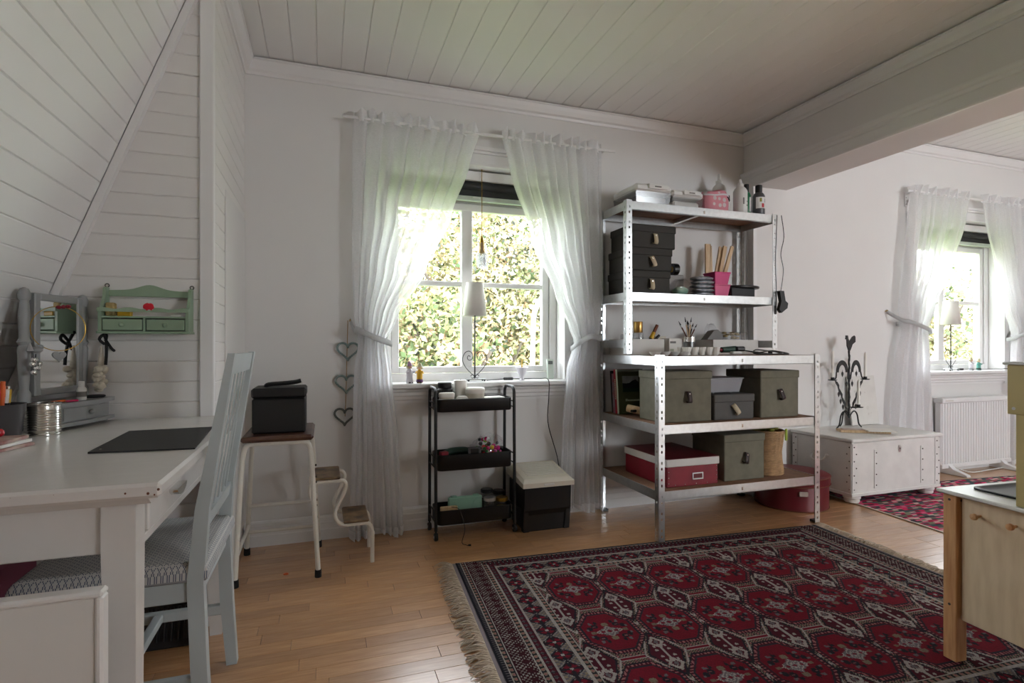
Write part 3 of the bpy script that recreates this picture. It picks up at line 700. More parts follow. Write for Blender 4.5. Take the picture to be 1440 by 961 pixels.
MB().sphere((0, -.084, .044), .0085, 10, 7).build('knob', 'grey_paint', d)
for x in (-.10, .10): MB().lathe([(.006, 0), (.010, .006), (.007, .012)], (x, -.055, 0), 10).build('foot', 'grey_paint', mr); MB().lathe([(.006, 0), (.010, .006), (.007, .012)], (x, .045, 0), 10).build('foot', 'grey_paint', mr)
for x in (-.118, .118): MB().lathe([(.016, 0), (.016, .03), (.011, .04), (.015, .12), (.016, .16), (.012, .17), (.017, .18), (.012, .19), (.014, .26), (.011, .30), (.015, .305), (.016, .32), (.010, .334), (.002, .338)], (x, .025, .080), 14).build('post', 'grey_paint', mr)
fr = []
mb = MB(); fx, fz0, fz1, w = .098, .100, .405, .022
for (x0, x1, z0, z1) in ((-fx, -fx+w, fz0, fz1), (fx-w, fx, fz0, fz1), (-fx+w, fx-w, fz0, fz0+w), (-fx+w, fx-w, fz1-w, fz1)): mb.box(x0, x1, .010, .030, z0, z1, .003)
f = mb.build('mirror_frame', 'grey_paint', mr, 0)
MB().box(-fx+w-.002, fx-w+.002, .014, .017, fz0+w-.002, fz1-w+.002).build('mirror_glass', 'mirror_glass', f, 0)
MB().box(-fx+.006, fx-.006, .018, .026, fz0+.006, fz1-.006).build('back_board', 'hardboard', f, 0)
RM = Matrix.Translation(mr.location) @ Matrix.Rotation(math.radians(75), 4, 'Z')
def onm(x, y, z): return RM @ Vector((x, y, z))
# hoop with hearts, hung over the left post
t = thing('wire_hoop', 'thin gold wire hoop with a silver heart and red bow hung over the mirror', 'hoop', onm(-.062, -.030, .300)); t.rotation_euler = (0, 0, math.radians(45))
MB().tube([(.070*math.cos(a*PI/24), 0, .066*math.sin(a*PI/24)) for a in range(48)], .0012, 6, True).build('wire', 'brass', t)
mb = MB(); pts = [(16*math.sin(2*PI*i/24)**3*.0011, (13*math.cos(2*PI*i/24)-5*math.cos(4*PI*i/24)-2*math.cos(6*PI*i/24)-math.cos(8*PI*i/24))*.0011-.082) for i in range(24)]
mb.prism(pts, 'y', -.004, .003).build('heart_charm', 'grey_paint', t)
mb = MB().sphere((.010, -.003, .066), .006, 8, 6); mb.sphere((.022, -.003, .068), .008, 8, 6, .7); mb.sphere((-.002, -.003, .064), .008, 8, 6, .7); mb.build('red_bow', 'red_box', t)
# bird and bells cluster on left post
t = thing('bird_ornament', 'grey bird ornament with small silver bells hung on the mirror post behind the pen pot', 'ornament', onm(-.135, -.02, .225)); t.rotation_euler = (0, 0, math.radians(75))
mb = MB().sphere((0, 0, .012), .016, 12, 8, .62); mb.sphere((.016, 0, .02), .008, 8, 6); mb.lathe([(.001, 0), (.009, .004), (.001, .03)], (-.022, 0, .006), 8); mb.build('bird', 'grey_paint', t)
for i in range(7): MB().sphere((-.012+.010*(i % 3), -.004+.004*(i % 2), -.016-.012*(i//2)), .0075, 10, 7).build('bell', 'steel_bright', t)
MB().tube([(0, 0, .0), (-.004, 0, -.03), (0, 0, -.06)], .0012, 6).build('string', 'iron', t)
# ribbon, shell ornament
t = thing('shell_ornament', 'cream coral ornament hanging by a black ribbon from the mirror post near the wall', 'ornament', onm(.124, -.030, .09)); t.rotation_euler = (0, 0, math.radians(75))
mb = MB(); rr = random.Random(4)
for i in range(26): mb.sphere((rr.uniform(-.022, .022), rr.uniform(-.012, .012), .045+rr.uniform(-.035, .04)*1.0), rr.uniform(.008, .014), 8, 6, rr.uniform(.6, 1.3))
mb.lathe([(.004, .075), (.012, .085), (.008, .12), (.003, .16)], (0, 0, 0), 10); mb.build('coral_body', 'shell_cream', t, 60)
mb = MB()
for pts in ([(0, -.016, .175), (-.02, -.02, .195), (-.034, -.016, .180), (-.01, -.016, .165)], [(0, -.016, .175), (.02, -.02, .150), (.034, -.02, .142)], [(0, -.016, .175), (-.006, -.02, .13), (-.010, -.02, .095)], [(0, -.014, .175), (.01, -.010, .195), (.004, 0, .205)]):
    P = spline(pts, 10)
    for p in P: pass
    mb.tube(P, .0048, 6)
mb.build('ribbon', 'ribbon', t)
solo(MB().lathe([(.026, 0), (.029, .003), (.029, .006), (.024, .008)], n=24), 'coaster', 'black_matte', onm(.085, -.035, .0805), 'dark round coaster under the coral ornament on the mirror box', 'coaster')
t = thing('glue_bottle', 'small white plastic bottle standing on the mirror drawer box', 'bottle', onm(.0, -.052, .0805))
MB().lathe([(.012, 0), (.013, .002), (.013, .034), (.009, .040)], n=16).build('body', 'white_plastic', t); MB().lathe([(.008, .040), (.008, .056), (.007, .058)], n=14).build('cap', 'white_plastic', t); MB().lathe([(.0134, .010), (.0134, .026)], n=16, cap=False).build('label', 'print_grey', t)
solo(MB().box(-.016, .016, -.004, .004, 0, .006, .002), 'eraser', 'pen_pink', onm(-.06, -.066, .0805), 'bright pink eraser on the mirror drawer box', 'eraser', 0, .8)
solo(MB().box(-.024, .024, -.004, .004, 0, .007, .002), 'marker', 'pen_orange', onm(-.085, -.045, .0805), 'orange marker lying on the mirror drawer box', 'pen', 0, 1.2)

# ---- pen pot, pens, tin can, magazines
PX, PY = -.806, 1.784
t = thing('pen_pot', 'dark grey plastic pot full of pens on the desk', 'pot', (PX, PY, .75))
MB().lathe([(.044, 0), (.046, .003), (.058, .094), (.059, .096), (.055, .096), (.043, .008), (.001, .008)], n=28, cap=False).build('body', 'pot_dark', t)
pens = [('pen_black', 'pen_white'), ('pen_black', 'pen_orange'), ('pen_black', 'pen_green'), ('pen_black', 'tin'), ('pen_black', 'pen_red'), ('pen_orange', 'pen_orange'), ('pen_black', 'pen_black'), ('pen_white', 'pen_white'), ('pen_black', 'pen_yellow'), ('pot_dark', 'pot_dark'), ('pen_black', 'pen_pink')]
nm = {'pen_black': 'black', 'pen_white': 'white', 'pen_orange': 'orange', 'pen_green': 'lime green', 'pen_red': 'red', 'pen_yellow': 'yellow', 'pot_dark': 'dark grey', 'pen_pink': 'pink', 'tin': 'silver'}
for i, (b, c) in enumerate(pens):
    a = i*2.4; r = .012+.020*((i*7) % 5)/5; hh = .125+.03*((i*3) % 4)/4
    t = thing('pen', '%s pen with %s cap standing in the dark pot' % (nm[b], nm[c]) if b != c else '%s pen standing in the dark pot' % nm[b], 'pen', (PX+r*math.cos(a)*.7, PY+r*math.sin(a)*.7, .759), 0, 'pens in the dark pot')
    ex = Vector((.012*math.cos(a), .012*math.sin(a), hh))
    MB().cyl((0, 0, 0), ex*.72, .0058, n=10).build('barrel', b, t); MB().cyl(ex*.72, ex, .0066, .0054, n=10).build('cap', c, t)
t = thing('tin_can', 'ribbed silver tin can on the desk beside the pen pot', 'can', (-.742, 1.868, .75))
pr = [(.040, 0), (.042, .002), (.042, .006), (.040, .008)]
for i in range(9): pr += [(.040, .014+i*.0066), (.0412, .017+i*.0066), (.040, .020+i*.0066)]
pr += [(.040, .084), (.042, .086), (.042, .089), (.039, .089), (.039, .012), (.001, .012)]
MB().lathe(pr, n=32, cap=False).build('body', 'tin', t)
t0 = -.80
for i, (m, dz, r, lb) in enumerate((('magazine', .007, .05, 'bottom magazine of the pile beside the pen pot'), ('paper', .006, .14, 'white booklet in the middle of the magazine pile'), ('magazine', .008, .24, 'top magazine of the pile, under the cherry'))):
    solo(MB().box(-.085, .085, -.075, .075, 0, .0075, .001), 'magazine', m, (-.785-.004*i, 1.630, .7505+i*.008), lb, 'magazine', 0, -.3+r)
t = thing('cherry_charm', 'shiny red cherry-like ball on the magazine pile', 'ornament', (-.752, 1.672, .7745))
MB().sphere((0, 0, .011), .011, 14, 9, .95).build('ball', 'cherry', t); MB().tube([(0, 0, .021), (.003, 0, .028)], .001, 6).build('stem', 'iron', t)

# ---- green spice rack on the panelled wall
rk = thing('wall_rack', 'sage green wooden wall rack with two drawers on the panelled wall', 'rack', (-.565, 2.152, 1.045))
def side(s):
    x0, x1 = (-.130, -.120) if s < 0 else (.120, .130)
    return MB().prism([(-.036, 0), (.036, 0), (.036, .150), (.018, .152), (.006, .146), (.002, .120), (-.020, .085), (-.036, .07)], 'x', x0, x1)
side(-1).build('side', 'green_paint', rk, 0); side(1).build('side', 'green_paint', rk, 0)
n = 20; mb = MB().prism([(-.12, .122)]+[(-.12, .142)]+[(-.12+.24*i/n, .142+.018*math.exp(-((i/n-.5)/.17)**2)+.003*math.sin(PI*i/n)) for i in range(1, n)]+[(.12, .142), (.12, .122)], 'y', .026, .036)
mb.build('crest_board', 'green_paint', rk, 0)
MB().prism([(-.131, .066), (-.131, .078)]+[(-.12+.24*i/24, .078+.003*math.cos(i*PI/4)) for i in range(25)]+[(.131, .078), (.131, .066)], 'y', -.044, -.036).build('front_rail', 'green_paint', rk, 0)
MB().box(-.128, .128, -.036, .036, .046, .052, .001).build('shelf', 'green_paint', rk, 0)
mb = MB().box(-.134, .134, -.042, .036, -.006, .002, .002); mb.box(-.003, .003, -.036, .036, .002, .046); mb.build('bottom_board', 'green_paint', rk, 0)
for s in (-1, 1):
    x0, x1 = (-.117, -.006) if s < 0 else (.006, .117)
    d = MB().box(x0, x1, -.038, .03, .005, .042, .002).build('drawer', 'green_paint', rk, 0)
    MB().sphere(((x0+x1)/2, -.046, .024), .0085, 12, 8).build('knob', 'green_paint', d)
    MB().tube([(s*.126+.006*math.cos(a*PI/6), .033, .158+.006*math.sin(a*PI/6)) for a in range(12)], .0015, 6, True).build('hanging_eye', 'iron', rk)
t = thing('toadstool_button', 'red and white spotted toadstool cap on the rack rail', 'ornament', (-.548, 2.098, 1.128)); MB().sphere((0, 0, 0), .0165, 18, 12, .8).xform(Matrix.Diagonal((1, .4, 1, 1))).build('cap', 'toadstool', t)
solo(MB().box(-.02, .02, -.012, .012, 0, .022, .003), 'matchbox', 'pen_yellow', (-.630, 2.150, 1.0975), 'yellow box beside the tan jar on the green wall rack', 'box', 0)
solo(MB().box(-.013, .013, -.014, .014, 0, .045, .004), 'spice_jar', 'mixed_gold', (-.668, 2.146, 1.0975), 'tan jar standing in the green wall rack', 'jar', 0)
solo(MB().box(-.016, .016, -.008, .008, 0, .006, .002), 'chalk', 'paper', (-.478, 2.140, 1.0975), 'white chalk stick on the shelf of the green wall rack', 'chalk', 0)

# ---- step stool with the black case
st = thing('step_stool', 'white tubular step stool with dark wooden seat and two fold-out steps', 'stool', (-.18, 2.68, 0))
mb = MB().box(-.325, -.040, 2.47, 2.86, .596, .620, .010); bw(mb, 'seat', 'stool_wood', st)
r = .0105
for y in (2.515, 2.845):
    dy = -.02 if y < 2.6 else .02
    P = [(-.345, y+dy, .03)]+spline([(-.325, y+dy*.3, .45), (-.315, y, .555), (-.295, y, .583), (-.25, y, .585)], 10)+spline([(-.12, y, .585), (-.075, y, .583), (-.055, y, .555), (-.045, y+dy*.3, .45)], 10)+[(-.022, y+dy, .03)]
    bw(MB().tube(P, r, 10), 'leg_frame', 'white_metal', st)
    for (x, yy) in ((-.345, y+dy), (-.022, y+dy)): bw(MB().lathe([(.014, 0), (.0145, .004), (.0135, .032)], (x, yy, 0), 12), 'rubber_foot', 'dark_rubber', st)
for z, x0, x1, yy in ((.11, -.338, -.03, 2.852), (.235, -.333, -.035, 2.850)): bw(MB().cyl((x0, yy, z), (x1, yy, z), .008, n=10), 'cross_bar', 'white_metal', st)
for x in (-.336, -.03): bw(MB().cyl((x, 2.50, .14), (x, 2.86, .14), .008, n=10), 'cross_bar', 'white_metal', st)
for y in (2.585, 2.785):
    P = spline([(-.035, y, .27), (-.055, y, .33), (-.055, y, .37), (-.03, y, .388)], 10)+spline([(.05, y, .388), (.085, y, .386), (.098, y, .36), (.085, y, .325)], 10)+spline([(.058, y, .27), (.048, y, .24), (.058, y, .205), (.085, y, .186), (.12, y, .184)], 10)+spline([(.165, y, .184), (.195, y, .180), (.212, y, .150), (.213, y, .10)], 9)+[(.213, y, 0)]
    bw(MB().tube(P, .009, 10), 'step_frame', 'white_metal', st)
bw(MB().box(-.040, .072, 2.565, 2.805, .397, .409, .005), 'step', 'step_wood', st); bw(MB().box(.085, .198, 2.565, 2.805, .193, .205, .005), 'step', 'step_wood', st)
for i in range(12):
    rr = random.Random(i); z = rr.uniform(.05, .5); bw(MB().sphere((-.022-.02*z, 2.495+rr.uniform(0, .003)+.028*z, z), .004, 6, 4, 1.4), 'paint_chip', 'chip', st)
t = thing('orange_ring', 'tiny orange ring lying on the floor beside the step stool', 'ring', (-.155, 2.565, 0))
MB().tube([(.009*math.cos(a*PI/8), .007*math.sin(a*PI/8), .0025) for a in range(16)], .0024, 6, True).build('ring', 'pen_orange', t)
cs = thing('black_case', 'black lidded case with a strap handle standing on the step stool', 'case', (-.182, 2.645, .6205))
MB().box(-.107, .107, -.095, .105, 0, .150, .006).build('body', 'black_leather', cs); MB().box(-.110, .110, -.098, .108, .152, .195, .008).build('lid', 'black_leather', cs)
MB().tube(spline([(-.06, 0, .195), (-.05, -.005, .206), (.0, 0, .209), (.06, .002, .214), (.085, .004, .220)], 16), [.010]*16, 8).build('handle', 'black_plastic', cs)
# ================================================================ TROLLEY, BIN
ct = thing('utility_trolley', 'black metal three-tier trolley with wheels below the window', 'trolley', (.755, 2.84, 0))
X0, X1, Y0, Y1 = .538, .972, 2.755, 2.925
def tray(z0, z1):
    mb = MB(); n = 6; r = .03
    def ring(ins, z):
        P = []
        for (cx, cy, a0) in ((X1-.014-r, Y1-r, 0), (X0+.014+r, Y1-r, 90), (X0+.014+r, Y0+r, 180), (X1-.014-r, Y0+r, 270)):
            for i in range(n+1):
                a = math.radians(a0+90*i/n); P.append((cx+(r-ins)*math.cos(a), cy+(r-ins)*math.sin(a), z))
        return P
    R = [ring(.004, z0), ring(0, z0+.006), ring(0, z1), ring(.003, z1+.002), ring(.005, z1), ring(.005, z0+.006)]
    k = len(R[0]); mb.v = [p for q in R for p in q]
    mb.f = [(i*k+j, i*k+(j+1) % k, (i+1)*k+(j+1) % k, (i+1)*k+j) for i in range(5) for j in range(k)]+[tuple(range(k))[::-1], tuple(range(5*k, 6*k))]
    return mb
TZ = [(.655, .720), (.352, .432), (.072, .146)]
for (a, b) in TZ: bw(tray(a, b), 'tray', 'black_metal', ct, 40)
for x in (X0+.004, X1-.004):
    P = [(x, Y0-.004, .050)]+spline([(x, Y0+.004, .70), (x, Y0+.008, .755), (x, Y0+.035, .777)], 10)+spline([(x, Y1-.035, .777), (x, Y1-.008, .755), (x, Y1-.004, .70)], 10)+[(x, Y1+.004, .050)]
    bw(MB().tube(P, .0085, 10), 'post_frame', 'black_metal', ct)
    for y in (Y0-.004, Y1+.004):
        s = -1 if x < .7 else 1
        bw(MB().cyl((x, y, .062), (x, y, .034), .005, n=8), 'caster_stem', 'black_metal', ct)
        wv = bw(MB().lathe([(.004, -.010), (.019, -.009), (.021, -.004), (.021, .004), (.019, .009), (.004, .010)], (0, 0, 0), 16).xform(Matrix.Translation((x, y, .021)) @ Matrix.Rotation(PI/2, 4, 'Y')), 'wheel', 'black_plastic', ct)
        bw(MB().cyl((x-.0112, y, .021), (x+.0112, y, .021), .007, n=10), 'hub', 'steel', ct)
for z in (.70, .67, .42, .37, .14, .09):
    for x in (X0+.004, X1-.004): bw(MB().cyl((x, Y0+.003, z), (x, Y1-.003, z), .0035, n=8), 'side_bar', 'black_metal', ct)
# top tray contents
ZT = .6625
t = thing('black_jar', 'matt black lidded jar on the top trolley tray', 'jar', (.612, 2.865, ZT)); MB().lathe([(.040, 0), (.042, .004), (.042, .100), (.034, .110)], n=24).build('body', 'black_plastic', t); MB().lathe([(.036, .112), (.037, .115), (.037, .138), (.034, .141)], n=24).build('lid', 'black_plastic', t)
t = thing('candle', 'thick white pillar candle on the top trolley tray', 'candle', (.700, 2.875, ZT)); MB().lathe([(.033, 0), (.035, .003), (.035, .148), (.032, .151), (.026, .148), (.001, .147)], n=24).build('wax', 'candle_wax', t); MB().cyl((0, 0, .147), (0, 0, .155), .001, n=6).build('wick', 'chip', t)
t = thing('string_ball', 'white lidded round box with twine side on the top trolley tray', 'box', (.768, 2.825, ZT)); MB().lathe([(.047, 0), (.050, .010), (.051, .085)], n=24).build('side', 'offwhite', t); MB().lathe([(.053, .082), (.054, .086), (.054, .104), (.048, .112), (.001, .113)], n=24).build('lid', 'candle_wax', t)
t = thing('oval_box', 'small oval off-white box in front of the black jar on the trolley', 'box', (.606, 2.790, ZT)); MB().lathe([(.040, 0), (.040, .070)], n=24, sy=.55).build('side', 'offwhite', t); MB().lathe([(.042, .068), (.043, .072), (.043, .085), (.038, .091), (.001, .092)], n=24, sy=.55).build('lid', 'candle_wax', t)
solo(MB().lathe([(.030, 0), (.034, .012), (.033, .060), (.024, .070), (.001, .071)], n=20, sy=.7), 'cotton_reel', 'paper', (.690, 2.797, ZT), 'low white paper-wrapped bundle between the boxes on the top trolley tray', 'bundle')
solo(MB().box(-.05, .05, -.035, .035, 0, .060, .006), 'tissue_pack', 'paper', (.880, 2.835, ZT), 'flat white pack beside the round box on the top trolley tray', 'pack', 0, .15)
# middle tray
ZM = .3595
t = thing('pompom_bag', 'clear bag of colourful pompoms on the middle trolley tray', 'bag', (.838, 2.835, ZM)); V = []; F = []; T = []
pc = [C(226, 40, 120), C(240, 60, 160), C(232, 90, 30), C(240, 190, 30), C(30, 120, 60), C(120, 190, 60), C(240, 240, 238), C(120, 120, 126), C(40, 36, 40), C(200, 30, 50), C(236, 120, 180)]
rr = random.Random(9)
for i in range(62):
    r = rr.uniform(.008, .013); a = rr.random()*2*PI; q = rr.random()**.5; px, py = .076*q*math.cos(a), .050*q*math.sin(a); pz = .018+rr.random()*(.125*(1-.55*q*q))
    s = MB().sphere((px, py, pz+.01), r, 9, 6); o = len(V); V += s.v; F += [[k+o for k in f] for f in s.f]; T += [rr.choice(pc)[:3]]*len(s.f)
me = face_mesh('pompoms', np.array(V), np.array(F), np.array(T), 'pompom'); me.polygons.foreach_set('use_smooth', [True]*len(me.polygons)); link('pompoms', me, t, kind='stuff')
mb = MB(); n, m = 24, 10
for i in range(m+1):
    v = i/m
    for k in range(n):
        a = 2*PI*k/n; w = 1+.10*math.sin(5*a+i)+.06*math.sin(9*a-i*2); rd = (math.sin(PI*(.12+.80*v))**.6)*w
        mb.v.append((.092*rd*math.cos(a)+.01*v*v, .062*rd*math.sin(a), .004+.15*v+.012*math.sin(3*a+i)*v))
mb.f = [(i*n+k, i*n+(k+1) % n, (i+1)*n+(k+1) % n, (i+1)*n+k) for i in range(m) for k in range(n)]; mb.build('clear_film', 'film', t, 30)
t = thing('hole_punch', 'small dark grey frame-shaped punch leaning in the middle trolley tray', 'punch', (.752, 2.778, ZM)); mb = MB()
for b in ((-.034, .034, 0, .014), (-.034, -.022, .014, .095), (.022, .034, .014, .095), (-.034, .034, .095, .106)): mb.box(b[0], b[1], -.006, .006, b[2], b[3], .002)
mb.build('frame', 'grey_bottle', t, 0); MB().box(-.022, .022, -.003, .003, .05, .095).build('plate', 'black_plastic', t, 0)
solo(MB().tube(spline([(-.075, 0, .06), (-.02, .012, .075), (.05, .004, .078), (.085, -.006, .066)], 14), [.018]*14, 10), 'scarf', 'dark_green', (.665, 2.842, ZM), 'dark green rolled cloth on the middle trolley tray', 'cloth')
solo(MB().box(-.022, .022, -.015, .015, 0, .088, .004), 'ribbon_roll', 'red_box', (.592, 2.795, ZM), 'red ribbon roll beside the green cloth on the middle trolley tray', 'ribbon', 0, .3)
# bottom tray
ZL = .0795
t = thing('mint_case', 'mint green plastic case on the bottom trolley tray', 'case', (.712, 2.818, ZL)); MB().box(-.092, .092, -.012, .0, 0, .118, .008).build('front_shell', 'mint', t); MB().box(-.092, .092, .001, .016, 0, .118, .008).build('back_shell', 'mint', t)
for x in (-.060, .060): MB().cyl((x, -.0118, .082), (x, -.0142, .082), .018, n=20).build('latch_disc', 'mint', t); MB().box(x-.016, x+.016, -.010, .014, .117, .124, .002).build('hinge', 'mint', t, 0)
for i, (x, y, h, lb) in enumerate(((.843, 2.800, .105, 'glass jar with silver lid beside the mint case'), (.913, 2.800, .098, 'glass jar with brass lid on the bottom trolley tray'), (.848, 2.872, .130, 'tallest glass jar, black-lidded, behind the silver-lidded jar'), (.916, 2.872, .118, 'glass jar with off-white contents and black lid behind the brass-lidded jar'))):
    t = thing('glass_jar', lb, 'jar', (x, y, ZL), 0, 'jars on the bottom trolley tray'); MB().lathe([(.031, 0), (.033, .003), (.033, h-.02), (.028, h-.014)], n=20).build('glass', 'clear_plastic', t); MB().lathe([(.029, .006), (.030, h*.55), (.001, h*.6)], n=16).build('contents', ['print_grey', 'mixed_gold', 'grey_heap', 'offwhite'][i], t)
    MB().lathe([(.032, h-.016), (.034, h-.014), (.034, h), (.030, h+.003), (.001, h+.003)], n=20).build('lid', ['steel', 'brass', 'black_metal', 'black_metal'][i], t)
solo(MB().box(-.045, .045, -.012, .012, 0, .080, .003), 'card_box', 'pale_wood', (.618, 2.790, ZL), 'flat tan cardboard box on the bottom trolley tray', 'box', 0)
t = thing('loose_cable', 'thin black cable trailing from the trolley to the floor', 'cable', (.66, 2.745, 0))
MB().tube(spline([(-.03, .035, .158), (0, -.002, .155), (.02, -.012, .10), (.024, -.03, .05), (.0, -.07, .006), (.012, -.105, .004), (.02, -.115, .004)], 34), .0018, 6).build('wire', 'black_plastic', t); MB().cyl((.02, -.115, .005), (.034, -.118, .005), .0045, n=8).build('plug', 'black_plastic', t)

# ---- food bin
bn = thing('storage_bin', 'black plastic bin with beige hinged lid beside the trolley', 'bin', (1.14, 2.83, 0))
pf = [(.0, -.105), (.09, -.115), (.12, -.128), (.245, -.135)]
mb = MB(); R = []
for (z, fy) in pf:
    w = .118 if z < .1 else .134
    R.append([(-w, fy, z), (w, fy, z), (w, .118, z), (-w, .118, z)])
for a, b in zip(R, R[1:]): mb.hexa(a, b)
mb.build('body', 'black_plastic', bn, 25)
for s in (-1, 1): MB().hexa([(s*.118-.016, -.112, 0), (s*.118+.016, -.112, 0), (s*.118+.016, -.08, 0), (s*.118-.016, -.08, 0)], [(s*.124-.012, -.126, .14), (s*.124+.012, -.126, .14), (s*.124+.012, -.08, .14), (s*.124-.012, -.08, .14)]).build('foot_rib', 'black_plastic', bn, 0)
mb = MB(); mb.hexa([(-.148, -.146, .243), (.148, -.146, .243), (.148, .128, .27), (-.148, .128, .27)], [(-.148, -.148, .268), (.148, -.148, .268), (.148, .128, .31), (-.148, .128, .31)])
mb.hexa([(-.148, -.148, .268), (.148, -.148, .268), (.148, .128, .31), (-.148, .128, .31)], [(-.132, -.120, .285), (.132, -.120, .285), (.132, .115, .325), (-.132, .115, .325)])
mb.build('lid', 'offwhite', bn, 0)
for i in range(9): MB().box(-.10, .12, -.075+i*.02, -.070+i*.02, .2925+i*.0034, .2965+i*.0034, .001).build('lid_rib', 'white_trim', bn, 0)
MB().box(-.03, .03, -.151, -.146, .252, .262, .002).build('grip', 'white_trim', bn, 0)

# ================================================================ METAL SHELVING
sh = thing('metal_shelving', 'galvanised steel workbench shelving with perforated posts', 'shelving', (2.115, 2.64, 0))
def flange(axis, fixed, c0, c1, z0, z1):
    """perforated strip: grid with keyhole slots left open"""
    w = c1-c0; U = [c0, c0+w*.36, c0+w*.64, c1]; zs = [z0]; z = z0+.02; holes = []
    while z+.018 < z1: holes.append(len(zs)); zs += [z, z+.013]; z += .030 if len(holes) % 2 else .055
    zs.append(z1); mb = MB()
    for zz in zs:
        for u in U: mb.v.append((u, fixed, zz) if axis == 'x' else (fixed, u, zz))
    for i in range(len(zs)-1):
        for j in range(3):
            if j == 1 and i in holes: continue
            a = i*4+j; mb.f.append((a, a+1, a+5, a+4))
    return mb
def post(x, y, sx, sy, z0, z1):
    """L post with its outer corner at x,y; flanges run towards +sx, +sy"""
    w = .034; a = flange('x', y, min(x, x+sx*w), max(x, x+sx*w), z0, z1); b = flange('y', x, min(y, y+sy*w), max(y, y+sy*w), z0, z1)
    a.add(b.v, b.f); o = bw(a, 'post', 'steel', sh, 0); md = o.modifiers.new('thick', 'SOLIDIFY'); md.thickness = .002; md.offset = 0
    bw(MB().box(min(x, x+sx*.036), max(x, x+sx*.036), min(y, y+sy*.036), max(y, y+sy*.036), z0-.002, z0+.012, .002), 'foot_cap', 'black_plastic', sh, 0)
SX0, SX1, SYF, SYM, SYB = 1.588, 2.648, 2.335, 2.642, 2.945
for x, s in ((SX0, 1), (SX1, -1)):
    post(x, SYF, s, 1, .0115 if s > 0 else .002, .952); post(x, SYB, s, -1, .002, 1.812); post(x, SYM, s, 1, .951, 1.812)
def level(z, yf, board_t=.006):
    hb = .048; e = .004
    for y0, y1 in ((yf+e, yf+e+.003), (SYB-e-.003, SYB-e)):
        bm = bw(MB().box(SX0+.004, SX1-.004, y0, y1, z-hb, z, .0008), 'beam', 'steel', sh, 0)
    bw(MB().box(SX0+.036, SX1-.036, yf+e, yf+e+.016, z-hb, z-hb+.003), 'beam_lip', 'steel', sh, 0)
    for x0, x1 in ((SX0+e, SX0+e+.003), (SX1-e-.003, SX1-e)): bw(MB().box(x0, x1, yf+.006, SYB-.006, z-hb, z, .0008), 'side_beam', 'steel', sh, 0)
    bw(MB().box(SX0+.012, SX1-.012, yf+.010, SYB-.010, z-.008, z-.001, .0008), 'shelf_board', 'hardboard', sh, 0)
    bw(MB().box(2.105, 2.13, yf+.010, SYB-.010, z-.032, z-.009, .001), 'cross_brace', 'steel', sh, 0)
    bw(MB().box(2.105, 2.115, yf+.0015, yf+.0045, z-.034, z-.016, .001), 'clip', 'steel_bright', sh, 0)
for z in (.262, .597): level(z, SYF)
level(.945, SYF); level(1.297, SYM); level(1.806, SYM)
for x0, x1 in ((SX0+.004, SX0+.007), (SX1-.007, SX1-.004)): bw(MB().box(x0, x1, SYM+.004, SYB-.004, .985, 1.030, .0008), 'side_beam', 'steel', sh, 0)

# ---- lidded fabric boxes
def lid_box(name, label, x0, x1, y0, y1, z, h, m, hm, lid=.045, tilt=0, group=None, rz=0):
    cx, cy = (x0+x1)/2, (y0+y1)/2; t = thing(name, label, 'box', (cx, cy, z), rz, group); a, b = (x1-x0)/2, (y1-y0)/2
    MB().box(-a+.004, a-.004, -b+.004, b-.004, 0, h-lid*.5, .004).build('body', m, t, 0)
    MB().box(-a, a, -b, b, h-lid, h, .004).build('lid', m, t, 0)
    hz = (h-lid)*.58
    mb = MB(); P = spline([(0, -b+.003, .030), (.0, -b-.006, .029), (.0, -b-.014, .010), (.0, -b-.022, -.018), (.0, -b-.014, -.030), (0, -b+.003, -.024)], 14)
    for p in P: mb.v += [(-.0135, p.y, p.z), (.0135, p.y, p.z)]
    mb.f = [(2*i, 2*i+1, 2*i+3, 2*i+2) for i in range(len(P)-1)]
    mb.xform(Matrix.Translation((0, 0, hz)) @ Matrix.Rotation(tilt, 4, 'Y')); hd = mb.build('handle', hm, t, 180)
    md = hd.modifiers.new('s', 'SOLIDIFY'); md.thickness = .003
    MB().cyl((-.0+.02*math.sin(tilt), -b+.002, hz+.018), (.02*math.sin(tilt), -b-.014, hz+.018), .0035, n=10).build('rivet', 'steel_bright', hd)
    return t
zz = 1.2965
lid_box('storage_box', 'dark grey fabric box, lowest of the stack of three', 1.628, 1.894, 2.665, 2.93, zz, .130, 'box_dark', 'leather_tan', .042, .1)
lid_box('storage_box', 'dark grey fabric box, middle of the stack of three', 1.632, 1.906, 2.665, 2.93, zz+.1305, .128, 'box_dark', 'leather_tan', .042, -.25)
lid_box('storage_box', 'dark grey fabric box, topmost of the stack of three', 1.640, 1.932, 2.668, 2.92, zz+.259, .132, 'box_dark', 'leather_tan', .042, .08)
lid_box('storage_box', 'large grey-green fabric box beside the books on the middle shelf', 1.655, 1.968, 2.40, 2.63, .5965, .268, 'box_greygreen', 'leather_dark', .042, .05)
lid_box('storage_box', 'small dark grey fabric box under the clear tub', 1.980, 2.252, 2.40, 2.62, .5965, .137, 'box_grey', 'leather_tan', .042, -.5)
lid_box('storage_box', 'large grey-green fabric box beside the small dark box and clear tub', 2.292, 2.572, 2.40, 2.68, .5965, .262, 'box_greygreen', 'leather_dark', .042, -.2)
lid_box('storage_box', 'large grey-green fabric box beside the red box on the bottom shelf', 2.045, 2.325, 2.40, 2.68, .2615, .252, 'box_greygreen', 'leather_dark', .042, .3)
